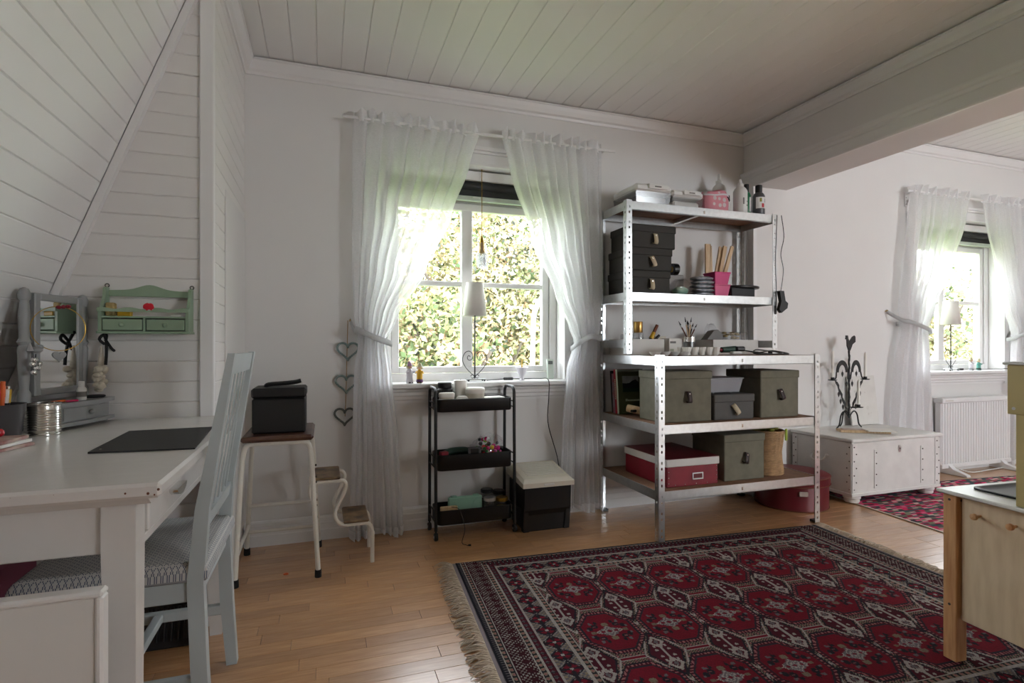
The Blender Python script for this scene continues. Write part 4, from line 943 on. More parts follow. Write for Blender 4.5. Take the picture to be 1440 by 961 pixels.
# clear tub on the small grey box
t = thing('clear_tub', 'grey lidded tub on top of the small dark box', 'tub', (2.085, 2.52, .7345))
MB().hexa([(-.098, -.075, 0.008), (.098, -.075, 0.008), (.098, .075, 0.008), (-.098, .075, 0.008)], [(-.112, -.088, .080), (.112, -.088, .080), (.112, .088, .080), (-.112, .088, .080)]).build('tub', 'tub_grey', t, 0)
MB().box(-.118, .118, -.094, .094, .080, .088, .003).build('lid', 'tub_grey', t, 0)
for x in (-.06, .06):
    for y in (-.05, .05): MB().cyl((x, y, 0), (x, y, .009), .008, n=10).build('foot', 'frost_plastic', t)
# red box with metal corners
t = thing('red_box', 'long red cardboard box with white lid edge and label holder', 'box', (1.838, 2.60, .2615))
MB().box(-.160, .160, -.205, .205, 0, .112, .003).build('body', 'red_box', t, 0); MB().box(-.166, .166, -.211, .211, .106, .146, .003).build('lid_edge', 'white_trim', t, 0); MB().box(-.1655, .1655, -.2105, .2105, .1462, .1485, .001).build('lid_top', 'red_dark', t, 0)
mb = MB()
for b in ((-.034, .034, .062, .068), (-.034, .034, .032, .038), (-.034, -.028, .038, .062), (.028, .034, .038, .062)): mb.box(b[0]+.03, b[1]+.03, -.209, -.2045, b[2], b[3], .001)
lh = mb.build('label_holder', 'steel', t, 0); MB().box(.004, .056, -.2065, -.2052, .040, .060).build('label_card', 'red_dark', lh, 0)
for (x, z) in [(-.15, .02), (-.15, .05), (-.15, .08), (.15, .02), (.15, .045), (.15, .07), (.15, .095), (-.11, .01), (-.05, .01), (.02, .01), (.09, .01)]: MB().sphere((x, -.2055, z), .0035, 8, 5).build('rivet', 'steel_bright', t)
# wicker basket with yellow-green ribbon
t = thing('wicker_basket', 'waisted wicker basket with yellow-green ribbon on the bottom shelf', 'basket', (2.425, 2.50, .2615))
pr = [(.085, 0), (.090, .004), (.088, .03), (.080, .09), (.078, .13), (.086, .19), (.094, .245), (.096, .252), (.090, .252), (.074, .13), (.08, .01), (.001, .008)]
MB().lathe(pr, n=40, cap=False).build('weave', 'wicker', t)
for i in range(26):
    z = .008+i*.0095; r = .0025+[.089, .080, .0785, .0945][0]*0+np.interp(z, [0, .03, .09, .13, .19, .25], [.088, .088, .080, .078, .086, .095])
    MB().tube([(r*math.cos(a*PI/20), r*math.sin(a*PI/20), z+.0016*(-1)**a) for a in range(40)], .0042, 5, True).build('cane_row', 'wicker', t)
mb = MB(); rr = random.Random(3)
for i in range(9): mb.sphere((rr.uniform(-.06, .075), rr.uniform(-.06, .04), .250+rr.uniform(0, .01)), .020, 8, 6, .6)
mb.build('yellow_cloth', 'label_olive', t, 60); MB().box(.060, .080, -.082, -.074, .195, .262, .004).build('ribbon_end', 'pen_green', t, 0)
# books and rolling pin
def book(name, label, y, th, w, h, m, x0=1.628):
    t = thing(name, label, 'book', (x0, y-.012, .5990)); R = Matrix.Rotation(-.10, 4, 'X')
    return t, (lambda nm, mm_, *b: MB().box(*b).xform(R).build(nm, mm_, t, 0)), R
t, pb, R = book('book', 'black book, rearmost of the row on the middle shelf', 2.875, .012, .17, .255, 'black_matte'); pb('cover', 'black_matte', 0, .17, 0, .014, 0, .250, .001)
t, pb, R = book('book', 'grey and pink mottled book behind the red one', 2.850, .02, .17, .24, 'book_mix'); pb('cover', 'book_mix', 0, .165, 0, .022, 0, .235, .001)
t, pb, R = book('book', 'red book with pale spine lettering behind the green picture book', 2.824, .02, .17, .26, 'book_red'); pb('cover', 'book_red', 0, .168, 0, .022, 0, .262, .001)
for i in range(11): pb('spine_mark', 'letters_pale', -.0008, .0004, .006, .014, .085+i*.011, .093+i*.011)
t, pb, R = book('picture_book', 'green picture book with landscape cover standing on the middle shelf', 2.800, .02, .17, .26, 'book_green')
pb('cover', 'book_green', .0, .172, 0, .018, 0, .262, .001); pb('spine', 'book_spine', -.003, .0, .001, .017, .001, .261, .0008)
pb('picture_sky', 'picture_sky', .030, .138, -.0010, .0006, .128, .222); pb('picture_grass', 'picture_grass', .030, .138, -.0016, .0004, .128, .150)
MB().prism([(.030, .150), (.138, .150), (.138, .185), (.118, .200), (.095, .193), (.075, .180), (.055, .178), (.030, .180)], 'y', -.0016, .0004).xform(R).build('picture_hill', 'picture_hill', t, 0)
wd = [.007, .003, .008, .006, .007, .005, .006, .008, .006, .009, .006]; x = .046
for i, w in enumerate(wd): pb('title_letter', 'letters_pale', x, x+w, -.0010, .0006, .074, .088 if i in (0, 1) else .083); x += w+.0022
t = thing('rolling_pin', 'pale wooden rolling pin with dark handle lying on the middle shelf', 'rolling pin', (1.672, 2.705, .6085))
M_ = Matrix.Rotation(.15, 4, 'Z')
MB().lathe([(.020, -.055), (.022, -.052), (.022, .055), (.020, .058)], n=20).xform(Matrix.Translation((.02, 0, .022)) @ Matrix.Rotation(PI/2+.2, 4, 'X') @ Matrix.Rotation(.6, 4, 'Y')).xform(M_).build('roller', 'pale_wood', t)
MB().cyl((-.045, -.05, .024), (-.01, -.035, .022), .008, n=10).build('handle', 'black_plastic', t)

# ---- top shelf
ZU = 1.8055
def clip_box(label, x0, x1, y0, y1, h, inner):
    t = thing('clip_box', label, 'box', ((x0+x1)/2, (y0+y1)/2, ZU)); a, b = (x1-x0)/2, (y1-y0)/2
    MB().hexa([(-a*.92, -b*.92, 0), (a*.92, -b*.92, 0), (a*.92, b*.92, 0), (-a*.92, b*.92, 0)], [(-a, -b, h*.62), (a, -b, h*.62), (a, b, h*.62), (-a, b, h*.62)]).build('tub', 'clear_plastic', t, 0)
    MB().box(-a*.85, a*.85, -b*.85, b*.85, .004, h*.45, .01).build('contents', inner, t, 0)
    MB().box(-a-.004, a+.004, -b-.004, b+.004, h*.60, h, .014).build('lid', 'white_plastic', t)
    MB().box(-a*.35, a*.75, -b-.016, -b+.002, h*.74, h*.98, .003).build('clip', 'white_plastic', t, 0); MB().box(-a*.02, a*.35, -b-.018, -b-.015, h*.82, h*.88, .001).build('clip_slot', 'print_grey', t, 0)
    return t
clip_box('larger clear box with white clip lid on the top shelf', 1.668, 1.902, 2.675, 2.93, .118, 'grey_heap'); clip_box('smaller white clip-lid box beside the pink bag', 1.93, 2.145, 2.70, 2.90, .110, 'paper')
t = thing('cosmetic_bag', 'pink dotted zipped bag on the top shelf', 'bag', (2.258, 2.76, ZU))
mb = MB().lathe([(.080, 0), (.088, .006), (.092, .05), (.090, .105), (.080, .128), (.05, .140), (.001, .144)], n=32, sy=.72)
def sq(p):
    a_ = math.atan2(p[1]/.72, p[0]); q_ = min(1.16, (abs(math.cos(a_))**5+abs(math.sin(a_))**5)**-.2); return (p[0]*q_, p[1]*q_, p[2]*(1+.05*math.sin(p[0]*40)))
mb.v = [sq(p) for p in mb.v]; mb.build('body', 'pink_dotted', t); mb = MB().lathe([(.0925, .100), (.0925, .110)], n=32, sy=.735, cap=False); mb.v = [sq(p) for p in mb.v]; mb.build('zip', 'clay_white', t)
MB().tube(spline([(.06, -.062, .098), (.074, -.066, .085), (.07, -.07, .07)], 8), .003, 6).build('zip_pull', 'iron', t)
def bottle(name, label, x, y, r, h, body, capm, nozzle=0, lab=None):
    t = thing(name, label, 'bottle', (x, y, ZU)); n0 = h*.72
    MB().lathe([(r*.94, 0), (r, .004), (r, n0*.9), (r*.8, n0), (r*.45, n0+r*.35)], n=22).build('body', body, t)
    z = n0+r*.35
    if nozzle: MB().lathe([(r*.48, z), (r*.48, z+.016), (r*.25, z+.024), (r*.18, h-.004), (.002, h)], n=14).build('nozzle', capm, t)
    else: MB().lathe([(r*.55, z-.004), (r*.57, z), (r*.57, h-.002), (r*.5, h)], n=16).build('cap', capm, t)
    for (z0, z1, m, a0, a1) in lab or []:
        mb = MB(); k = 8
        for i in range(k+1):
            a = math.radians(a0+(a1-a0)*i/k)
            for z_ in (z0, z1): mb.v.append(((r+.0007)*math.cos(a), (r+.0007)*math.sin(a), z_))
        mb.f = [(2*i, 2*i+1, 2*i+3, 2*i+2) for i in range(k)]; mb.build('label', m, t, 180)
    return t
bottle('glue_bottle', 'tall white glue bottle behind the pink bag', 2.405, 2.87, .046, .30, 'white_plastic', 'white_plastic', 1)
bottle('glue_bottle', 'white nozzle-tipped glue bottle with small print beside the green paint bottle', 2.438, 2.72, .042, .225, 'white_plastic', 'white_plastic', 1, [(.06, .10, 'print_grey', 250, 262), (.05, .06, 'print_grey', 285, 300), (.075, .082, 'print_grey', 288, 300)])
bottle('paint_bottle', 'green paint bottle with black cap between white and grey bottles', 2.508, 2.745, .026, .205, 'green_bottle', 'black_plastic', 0, [(.03, .12, 'white_plastic', 270, 320)])
bottle('paint_bottle', 'grey paint bottle with white label and black cap', 2.572, 2.71, .036, .195, 'grey_bottle', 'black_plastic', 0, [(.045, .115, 'white_plastic', 200, 330), (.085, .108, 'label_olive', 236, 256), (.05, .075, 'label_red', 255, 282), (.082, .106, 'print_grey', 290, 300)])
bottle('small_bottle', 'small black-topped white bottle beside the pink bag', 2.375, 2.755, .018, .125, 'white_plastic', 'black_plastic')
# ---- second shelf
ZC = 1.2965
t = thing('tape_measure', 'black and yellow tape measure beside the dark boxes', 'tape measure', (2.045, 2.845, ZC+.1365)); MB().cyl((-.018, 0, .036), (.018, 0, .036), .036, n=20).build('body', 'black_plastic', t); MB().cyl((-.019, 0, .036), (.019, 0, .036), .018, n=16).build('sticker', 'pen_yellow', t)
def lumpy(name, label, cat, x, y, z, sx, sy, sz, m, seed, n=20):
    rr = random.Random(seed); mb = MB(); k = 9; ph = [rr.random()*6 for _ in range(6)]
    for i in range(k+1):
        v = i/k; rad = math.sin(PI*(.10+.82*v))**.45
        for j in range(n):
            a = 2*PI*j/n; ca, sa = math.cos(a), math.sin(a); q = (abs(ca)**4+abs(sa)**4)**-.25; w = 1+.05*math.sin(4*a+ph[0]+i)+.04*math.sin(7*a+ph[1]-i*1.7)
            mb.v.append((sx*rad*q*w*ca*.9, sy*rad*q*w*sa*.9, sz*v*(1+.05*math.sin(3*a+ph[2]))))
    mb.f = [(i*n+j, i*n+(j+1) % n, (i+1)*n+(j+1) % n, (i+1)*n+j) for i in range(k) for j in range(n)]+[tuple(range(n))[::-1], tuple(range(k*n, (k+1)*n))]
    return solo(mb, name, m, (x, y, z), label, cat, 50)
t = thing('clear_bag', 'clear plastic bag of small green bits beside the dark boxes', 'bag', (2.015, 2.745, ZC))
b1 = lumpy('x', 'x', 'x', 0, 0, 0, .068, .045, .095, 'film', 5); b1.parent = t; b1.name = 'film_pouch'
b2 = lumpy('x', 'x', 'x', 0, 0, 0.002, .050, .03, .05, 'mint', 6); b2.parent = t; b2.name = 'contents'
for b in (b1, b2):
    for k in ('label', 'category'): del b[k]
solo(MB().box(-.07, .075, -.055, .055, 0, .136, .006), 'clear_box', 'clear_plastic', (2.015, 2.862, ZC), 'clear plastic box behind the bag of green bits', 'box', 0)
for i in range(5): lumpy('foil_pack', 'silver foil pack, %s from the bottom of the pile' % ['first', 'second', 'third', 'fourth', 'fifth and topmost'][i], 'pack', 2.165+.006*math.sin(i*3), 2.735, ZC+i*.0235, .078, .048, .025, 'silver_foil', 30+i)
def pink_tub(z, m, lb):
    t = thing('pink_tub', lb, 'tub', (2.282, 2.745, z)); MB().hexa([(-.046, -.042, 0), (.046, -.042, 0), (.046, .042, 0), (-.046, .042, 0)], [(-.056, -.052, .066), (.056, -.052, .066), (.056, .052, .066), (-.056, .052, .066)]).build('tub', m, t, 0); MB().box(-.060, .060, -.056, .056, .066, .074, .002).build('lid', m, t, 0)
pink_tub(ZC, 'pink_pale', 'pale pink plastic tub under the magenta one'); pink_tub(ZC+.0745, 'pink_plastic', 'magenta plastic tub on top of the pale pink one')
solo(MB().box(-.060, .060, -.02, .02, 0, .11, .004), 'wood_holder', 'pale_wood', (2.345, 2.875, ZC), 'pale wooden block holding the upright wood strips', 'holder', 0)
for i, (x, lean, h, w) in enumerate(((2.300, .0, .235, .020), (2.326, -.03, .225, .008), (2.350, .20, .225, .013), (2.366, .22, .23, .013), (2.384, .33, .235, .012))):
    solo(MB().box(-w, w, -.006, .006, 0, h, .001).xform(Matrix.Rotation(lean, 4, 'Y')), 'wood_strip', 'pale_wood', (x, [2.85, 2.85, 2.843, 2.829, 2.815][i], ZC+.1105), ['broad upright wood strip behind the magenta tub', 'narrow wood strip beside the broad upright one', 'leaning wood strip, the least tilted of three', 'leaning wood strip between two others', 'most tilted of the leaning wood strips'][i], 'wood strip', 0)
t = thing('cable_reel', 'black round turntable disc on a block beside the pink tubs', 'disc', (2.50, 2.79, ZC)); MB().lathe([(.125, .062), (.128, .066), (.128, .074), (.120, .078), (.001, .078)], n=36, sy=.7).build('disc', 'black_plastic', t); MB().box(-.13, .055, -.07, .07, 0, .062, .006).build('block', 'black_matte', t, 0); MB().box(-.02, .10, -.075, .02, 0, .006, .002).build('base', 'black_matte', t, 0)
# ---- bench top
ZB = .9445
def open_tray(label, x0, x1, y0, y1, h, m):
    t = thing('open_tray', label, 'tray', ((x0+x1)/2, (y0+y1)/2, ZB)); a, b, w = (x1-x0)/2, (y1-y0)/2, .003; mb = MB()
    mb.box(-a, a, -b, b, 0, w); mb.box(-a, a, -b, -b+w, w, h); mb.box(-a, a, b-w, b, w, h); mb.box(-a, -a+w, -b, b, w, h); mb.box(a-w, a, -b, b, w, h); mb.build('walls', m, t, 0); return t
open_tray('short white open tray holding jars and tools on the bench top', 1.635, 1.865, 2.685, 2.92, .092, 'white_trim'); open_tray('long grey-white open tray behind the coiled cable on the bench top', 2.215, 2.560, 2.70, 2.86, .090, 'white_trim')
def rodthing(name, label, cat, p0, p1, parts):
    t = thing(name, label, cat, p0); d = Vector(p1)-Vector(p0)
    for (nm_, m, a, b, r0, r1) in parts: MB().cyl(d*a, d*b, r0, r1, n=10).build(nm_, m, t)
    return t
t = thing('gold_tin', 'small gold tin on a glass jar in the short white tray', 'tin', (1.735, 2.76, ZB+.130)); MB().lathe([(.026, 0), (.027, .002), (.027, .062), (.026, .064)], n=20).build('body', 'gold_tin', t)
t = thing('glass_jar', 'clear jar under the gold tin', 'jar', (1.735, 2.76, ZB+.0035)); MB().lathe([(.030, 0), (.031, .003), (.031, .115), (.028, .126)], n=20).build('glass', 'clear_plastic', t); MB().lathe([(.027, .004), (.027, .08), (.001, .085)], n=14).build('contents', 'grey_heap', t)
t = thing('glass_jar', 'empty clear jar behind the pencil in the short white tray', 'jar', (1.672, 2.80, ZB+.0035)); MB().lathe([(.026, 0), (.027, .003), (.027, .11), (.024, .118)], n=20).build('glass', 'clear_plastic', t)
rodthing('pencil', 'orange pencil standing in the short white tray', 'pencil', (1.645, 2.700, ZB+.0035), (1.648, 2.694, ZB+.155), [('shaft', 'amber', 0, .84, .008, .008), ('tip', 'paper', .84, 1, .007, .001)])
rodthing('palette_knife', 'tool with yellow and brown handle in the short white tray', 'tool', (1.775, 2.74, ZB+.03), (1.852, 2.74, ZB+.175), [('blade', 'black_metal', 0, .45, .010, .010), ('ferrule', 'pen_yellow', .45, .70, .013, .012), ('handle', 'worn_wood', .70, 1, .010, .009)])
rodthing('screwdriver', 'black handled screwdriver leaning in the short white tray', 'tool', (1.80, 2.73, ZB+.06), (1.862, 2.735, ZB+.115), [('shaft', 'steel', 0, .4, .004, .004), ('grip', 'black_plastic', .4, 1, .009, .008)])
t = thing('tea_box', 'small white carton with dark print on the bench top', 'carton', (1.990, 2.79, ZB)); MB().box(-.052, .052, -.045, .045, 0, .098, .002).build('carton', 'paper', t, 0); MB().box(-.045, -.005, -.0458, -.0448, .068, .080).build('print', 'print_grey', t, 0); MB().box(-.045, -.02, -.0458, -.0448, .02, .035).build('print', 'letters_pale', t, 0)
solo(MB().box(-.032, .032, -.04, .04, 0, .112, .002), 'small_carton', 'offwhite', (1.935, 2.86, ZB), 'off-white carton behind the printed white one', 'carton', 0, .2)
t = thing('brush_glass', 'glass with silver band holding paint brushes', 'glass', (2.072, 2.735, ZB)); MB().lathe([(.034, 0), (.036, .003), (.037, .105)], n=22, cap=False).build('glass', 'clear_plastic', t); MB().lathe([(.034, .001), (.033, .075), (.001, .08)], n=16).build('water', 'frost_plastic', t); MB().lathe([(.0375, .078), (.0378, .106), (.036, .106)], n=22, cap=False).build('band', 'steel_bright', t)
bl = ['brown handled brush in the glass, tilting towards the white carton', 'thin pale handled brush in the glass, beside the brown one', 'broad dark brush in the glass', 'upright pale handled brush, shorter than the other pale ones', 'pale handled brush in the glass, beside the thinner black one', 'black handled brush in the glass with a narrow tip', 'brown handled brush in the glass, tilting towards the clear box']
for i, (dx, dz, m, tp) in enumerate(((-.075, .20, 'worn_wood', .003), (-.028, .225, 'pale_wood', .003), (-.006, .205, 'black_plastic', .010), (.004, .19, 'pale_wood', .005), (.028, .225, 'pale_wood', .004), (.045, .19, 'black_plastic', .006), (.075, .185, 'worn_wood', .004))):
    rodthing('paint_brush', bl[i], 'brush', (2.072+dx*.15, 2.725+.005*i, ZB+.082), (2.072+dx, 2.735+.004*i, ZB+dz), [('handle', m, 0, .68, .003, .004), ('ferrule', 'steel', .68, .80, .0045, max(.0045, tp)), ('bristles', 'iron', .80, 1, max(.0045, tp), .001)])
t = thing('palette_tray', 'white scalloped paint palette with round wells on the bench top', 'palette', (1.742, 2.475, ZB))
for i in range(4): MB().lathe([(.016, 0), (.026, .010), (.033, .022), (.031, .022), (.022, .010), (.001, .005)], (-.082+i*.055, -.004*i, 0), 18, cap=False).build('well', 'white_plastic', t)
t = thing('egg_carton', 'white moulded egg carton on the bench top', 'egg carton', (1.952, 2.49, ZB))
for i in range(5):
    for j in range(2): MB().lathe([(.010, 0), (.014, .002), (.022, .030), (.025, .046), (.0235, .046), (.012, .006), (.001, .005)], (-.095+i*.047, -.020+j*.045, 0), 10, cap=False).build('cup', 'paper', t, 30)
t = thing('glue_gun', 'dark green hot glue gun lying on the bench top', 'glue gun', (2.165, 2.50, ZB)); MB().cyl((-.055, 0, .030), (.05, .01, .034), .016, .019, n=12).build('barrel', 'dark_green', t); MB().cyl((-.09, -.004, .028), (-.055, 0, .030), .004, .010, n=10).build('nozzle', 'red_box', t); MB().box(-.02, .045, -.055, -.02, .006, .022, .006).build('trigger_grip', 'white_plastic', t); MB().box(.035, .10, -.02, .02, .022, .050, .008).build('handle', 'black_plastic', t)
t = thing('coiled_cable', 'black cable loosely coiled on the bench top', 'cable', (2.40, 2.53, ZB)); MB().tube(spline([(-.13, -.02, .03), (-.05, .03, .022), (.05, -.04, .006), (.15, -.01, .008), (.19, .03, .012), (.12, .05, .022), (0, .02, .03), (-.06, -.03, .010), (.02, -.06, .006), (.14, -.05, .006), (.20, -.02, .008), (.10, .0, .024), (.0, -.01, .014)], 90), .004, 6).build('wire', 'black_plastic', t)
solo(MB().prism([(-.06, 0), (.06, 0), (.05, .04), (.02, .062), (-.01, .055)], 'y', -.03, .03), 'sanding_mouse', 'grey_heap', (2.275, 2.78, ZB+.091), 'grey wedge-shaped tool on the long bench tray', 'tool', 0)
t = thing('cookie_box', 'clear box of golden shapes in the long bench tray', 'box', (2.44, 2.79, ZB+.004)); MB().box(-.08, .08, -.045, .045, 0, .135, .006).build('box', 'clear_plastic', t, 0)
rr = random.Random(2)
for i in range(11): MB().lathe([(.012, 0), (.016, .006), (.015, .012), (.001, .015)], (rr.uniform(-.06, .06), rr.uniform(-.028, .028), .09+rr.uniform(0, .045)), 10).build('shape', 'mixed_gold', t)
lumpy('plastic_wrap', 'crumpled clear plastic behind the golden shapes', 'plastic', 2.365, 2.90, ZB, .05, .03, .19, 'film', 41)
t = thing('clamp_lamp', 'black clamp with cable hanging on the shelf post nearest the chest', 'clamp', (2.655, 2.622, 1.20))
MB().prism([(-.015, .135), (.018, .135), (.030, .075), (.050, .06), (.045, .03), (.0, .0), (-.018, .02), (-.002, .07)], 'y', -.012, .012).build('clamp', 'black_plastic', t, 0); MB().box(-.045, -.030, -.006, .006, -.01, .045, .004).build('plug', 'black_plastic', t, 0)
MB().tube(spline([(-.038, 0, .045), (-.030, 0, .12), (-.042, -.004, .30), (-.036, -.004, .45), (-.028, -.002, .60)], 24), .0025, 6).build('cord', 'black_plastic', t); MB().tube(spline([(.0, -.004, .135), (.014, -.010, .26), (-.006, -.010, .36), (.018, -.010, .47), (.004, -.004, .60)], 24), .0025, 6).build('cord', 'black_plastic', t)
# ================================================================ RIGHT SIDE
hb = thing('hat_box', 'round red hat box on the floor under the shelving', 'hat box', (2.80, 2.68, 0))
MB().lathe([(.205, 0), (.210, .004), (.210, .168), (.206, .170)], n=56).build('body', 'red_dark', hb); MB().lathe([(.216, .150), (.218, .153), (.218, .198), (.210, .205), (.16, .211), (.001, .213)], n=56).build('lid', 'red_dark', hb)
for z in (.006, .150, .196): MB().tube([((.2185 if z > .1 else .2105)*math.cos(a*PI/32), (.2185 if z > .1 else .2105)*math.sin(a*PI/32), z) for a in range(64)], .0028, 6, True).build('edge_piping', 'worn_wood', hb)
for a in (-118, -20):
    c, s = math.cos(math.radians(a)), math.sin(math.radians(a)); mb = MB().box(-.026, .026, -.006, .0, .098, .128, .003).xform(Matrix.Translation((.213*c, .213*s, 0)) @ Matrix.Rotation(math.radians(a+90), 4, 'Z')); mb.build('latch', 'steel', hb, 0)

# ---- white painted chest
cz = .0095
cs = thing('chest', 'white painted wooden chest with iron straps and keyhole', 'chest', (3.50, 2.735, cz))
CX0, CX1, CY0, CY1 = 3.105, 3.895, 2.505, 2.965
bw(MB().box(CX0, CX1, CY0, CY1, cz+.045, cz+.382, .004), 'body', 'chest_paint', cs, 0)
bw(MB().box(CX0-.014, CX1+.014, CY0-.014, CY1, cz+.384, cz+.406, .005), 'lid', 'chest_paint', cs, 0)
bw(MB().box(CX0-.006, CX1+.006, CY0-.006, CY1, cz+.045, cz+.066, .003), 'base_moulding', 'chest_paint', cs, 0)
for x in (CX0+.06, CX1-.06):
    for y in (CY0+.05, CY1-.06): bw(MB().lathe([(.040, 0), (.044, .006), (.044, .02), (.050, .028), (.050, .045)], (x, y, cz), 20), 'foot', 'chest_paint', cs)
for x in (CX0+.022, CX0+.20, CX1-.17, CX1-.022):
    edge = x in (CX0+.022, CX1-.022); h0, h1 = (.07, .375) if edge else (.085, .33)
    s = bw(MB().box(x-.022 if edge else x-.012, x+.022 if edge else x+.012, CY0-.004, CY0+.001, cz+h0, cz+h1, .001), 'strap', 'chest_paint', cs, 0)
    for i in range(7 if edge else 4):
        k = 7 if edge else 4; z = h0+.02+(h1-h0-.04)*i/(k-1); bw(MB().sphere((x+(.010 if i % 2 else -.008) if edge else x+.004, CY0-.0045, cz+z), .0042, 8, 5), 'nail', 'chip', cs)
for y in (CY0+.022, CY1-.03):
    bw(MB().box(CX0-.004, CX0+.001, y-.020, y+.020, cz+.07, cz+.375, .001), 'strap', 'chest_paint', cs, 0)
    for i in range(7): bw(MB().sphere((CX0-.0045, y+(.009 if i % 2 else -.008), cz+.09+.044*i), .0042, 8, 5), 'nail', 'chip', cs)
bw(MB().lathe([(.001, 0), (.012, .0), (.014, .003), (.001, .004)], (0, 0, 0), 16, sy=1.8).xform(Matrix.Translation((3.52, CY0, cz+.325)) @ Matrix.Rotation(PI/2, 4, 'X')), 'keyhole_plate', 'steel', cs); bw(MB().cyl((3.52, CY0-.0035, cz+.325), (3.52, CY0-.0055, cz+.325), .004, n=10), 'keyhole', 'chip', cs)
yh = 2.735; bw(MB().tube(spline([(CX0-.006, yh-.05, cz+.27), (CX0-.03, yh-.045, cz+.245), (CX0-.036, yh, cz+.232), (CX0-.03, yh+.045, cz+.245), (CX0-.006, yh+.05, cz+.27)], 20), .006, 8), 'side_handle', 'chest_paint', cs)
for y in (yh-.055, yh+.055): bw(MB().sphere((CX0-.003, y, cz+.272), .013, 10, 6), 'handle_boss', 'chest_paint', cs)
CT = cz+.4065
# ---- candelabra
cd = thing('candelabra', 'black wrought iron candelabra with rooster finial and hanging leaves', 'candelabra', (3.50, 2.845, CT))
def tw(P, r): return MB().tube(P, r, 6)
MB().tube([(.0015*math.cos(i*1.3), .0015*math.sin(i*1.3), .09+i*.0145) for i in range(34)], [.0062+.0014*(i % 2) for i in range(34)], 6).build('stem', 'iron', cd)
for a in (180, 0, 90):
    c, s = math.cos(math.radians(a)), math.sin(math.radians(a))
    tw([(c*p[0], s*p[0], p[1]) for p in [(q.x*(.62 if a == 90 else 1), q.z) for q in spline([(0, 0, .075), (.030, 0, .112), (.055, 0, .118), (.078, 0, .090), (.092, 0, .030), (.118, 0, .004)], 22)]], .0048).build('foot', 'iron', cd)
MB().prism([(-.005, .545), (.008, .548), (.026, .585), (.048, .598), (.048, .628), (.040, .636), (.024, .628), (.010, .612), (.0, .600), (-.008, .618), (-.012, .636), (-.026, .636), (-.026, .626), (-.030, .614), (-.020, .612), (-.018, .575)], 'y', -.003, .003).xform(Matrix.Translation((0, 0, .545)) @ Matrix.Scale(1.2, 4) @ Matrix.Translation((0, 0, -.545))).build('rooster', 'iron', cd, 0)
for s in (-1, 1):
    sc = 1.0 if s < 0 else .82
    ar = []
    out = [(s*(.020+.07*sc*0), .345)]
    # arched plate from stem out to the candle cup
    n = 14; oo = [(s*(.076+.056*sc*math.cos(PI*i/n)-.01), .395+.085*math.sin(PI*i/n)) for i in range(n+1)]; ii = [(s*(.076+.034*sc*math.cos(PI*i/n)-.01), .395+.052*math.sin(PI*i/n)) for i in range(n+1)][::-1]
    mb = MB()
    for i in range(n): mb.prism([oo[i], oo[i+1], ii[n-i-1], ii[n-i]], 'y', -.0025, .0025)
    mb.build('arch_plate', 'iron', cd, 0)
    tw(spline([(s*.064+s*.056*sc, 0, .395), (s*.125, 0, .355), (s*.155, 0, .345)], 8), .005).build('arm', 'iron', cd); tw(spline([(s*.066-s*.056*sc, 0, .395), (s*.012, 0, .35), (0, 0, .345)], 8), .005).build('arm', 'iron', cd)
    # wavy lower plate
    P = [(s*(.125-.095*i/9), .335-.195*i/9) for i in range(10)]; mb = MB()
    for i in range(9):
        w0, w1 = .014+.006*math.sin(i*2.1), .014+.006*math.sin((i+1)*2.1); (a0, b0), (a1, b1) = P[i], P[i+1]
        mb.prism([(a0-s*w0, b0-.006), (a0+s*w0*.6, b0+.006), (a1+s*w1*.6, b1+.006), (a1-s*w1, b1-.006)], 'y', -.002, .002)
    mb.build('wavy_plate', 'iron', cd, 0)
    for (lx, lz) in ((s*.066, .395), (s*.026, .325), (s*.100, .255), (s*.082, .205), (s*.060, .165)):
        MB().prism([(lx, lz+.008), (lx+.010, lz-.004), (lx+.009, lz-.016), (lx, lz-.034), (lx-.009, lz-.016), (lx-.010, lz-.004)], 'y', -.0028, -.0012).build('leaf', 'iron', cd, 0); tw([(lx, -.002, lz+.006), (lx, -.002, lz+.018)], .0012).build('leaf_hook', 'iron', cd)
    MB().lathe([(.001, .338), (.026, .340), (.030, .346), (.027, .346), (.012, .343), (.012, .362), (.010, .362), (.010, .344), (.001, .344)], (s*.155, 0, 0), 16, cap=False).build('candle_cup', 'iron', cd)
tw([(0, 0, .150), (.03, -.025, .146), (.045, -.035, .150)], .0045).build('arm', 'iron', cd)
MB().lathe([(.001, .146), (.028, .148), (.032, .153), (.012, .150), (.012, .170), (.010, .170), (.010, .152), (.001, .151)], (.045, -.035, 0), 16, cap=False).build('candle_cup', 'iron', cd)
for (x, y, z, h, lb) in ((-.155, 0, .3455, .20, 'tall white candle in the candelabra arm nearest the shelving'), (.155, 0, .3455, .185, 'tall white candle in the candelabra arm nearest the radiator'), (.045, -.035, .1525, .185, 'white candle in the low cup beside the candelabra stem')):
    t = thing('taper_candle', lb, 'candle', (3.50+x, 2.845+y, CT+z)); MB().lathe([(.0094, 0), (.0094, h*.9), (.006, h), (.001, h+.002)], n=14).build('wax', 'candle_wax', t); MB().cyl((0, 0, h), (.001, 0, h+.008), .0008, n=5).build('wick', 'chip', t)
t = thing('serving_board', 'wooden boards with white paper lying on the chest lid', 'board', (3.43, 2.685, CT), -.55)
MB().box(-.15, .15, -.045, .045, 0, .016, .002).build('lower_board', 'pale_wood', t, 0); MB().box(.0, .17, -.085, .02, .0165, .024, .001).build('white_sheet', 'paper', t, 0); MB().box(-.13, .02, -.03, .03, .0165, .019, .001).build('picture_card', 'magazine', t, 0)
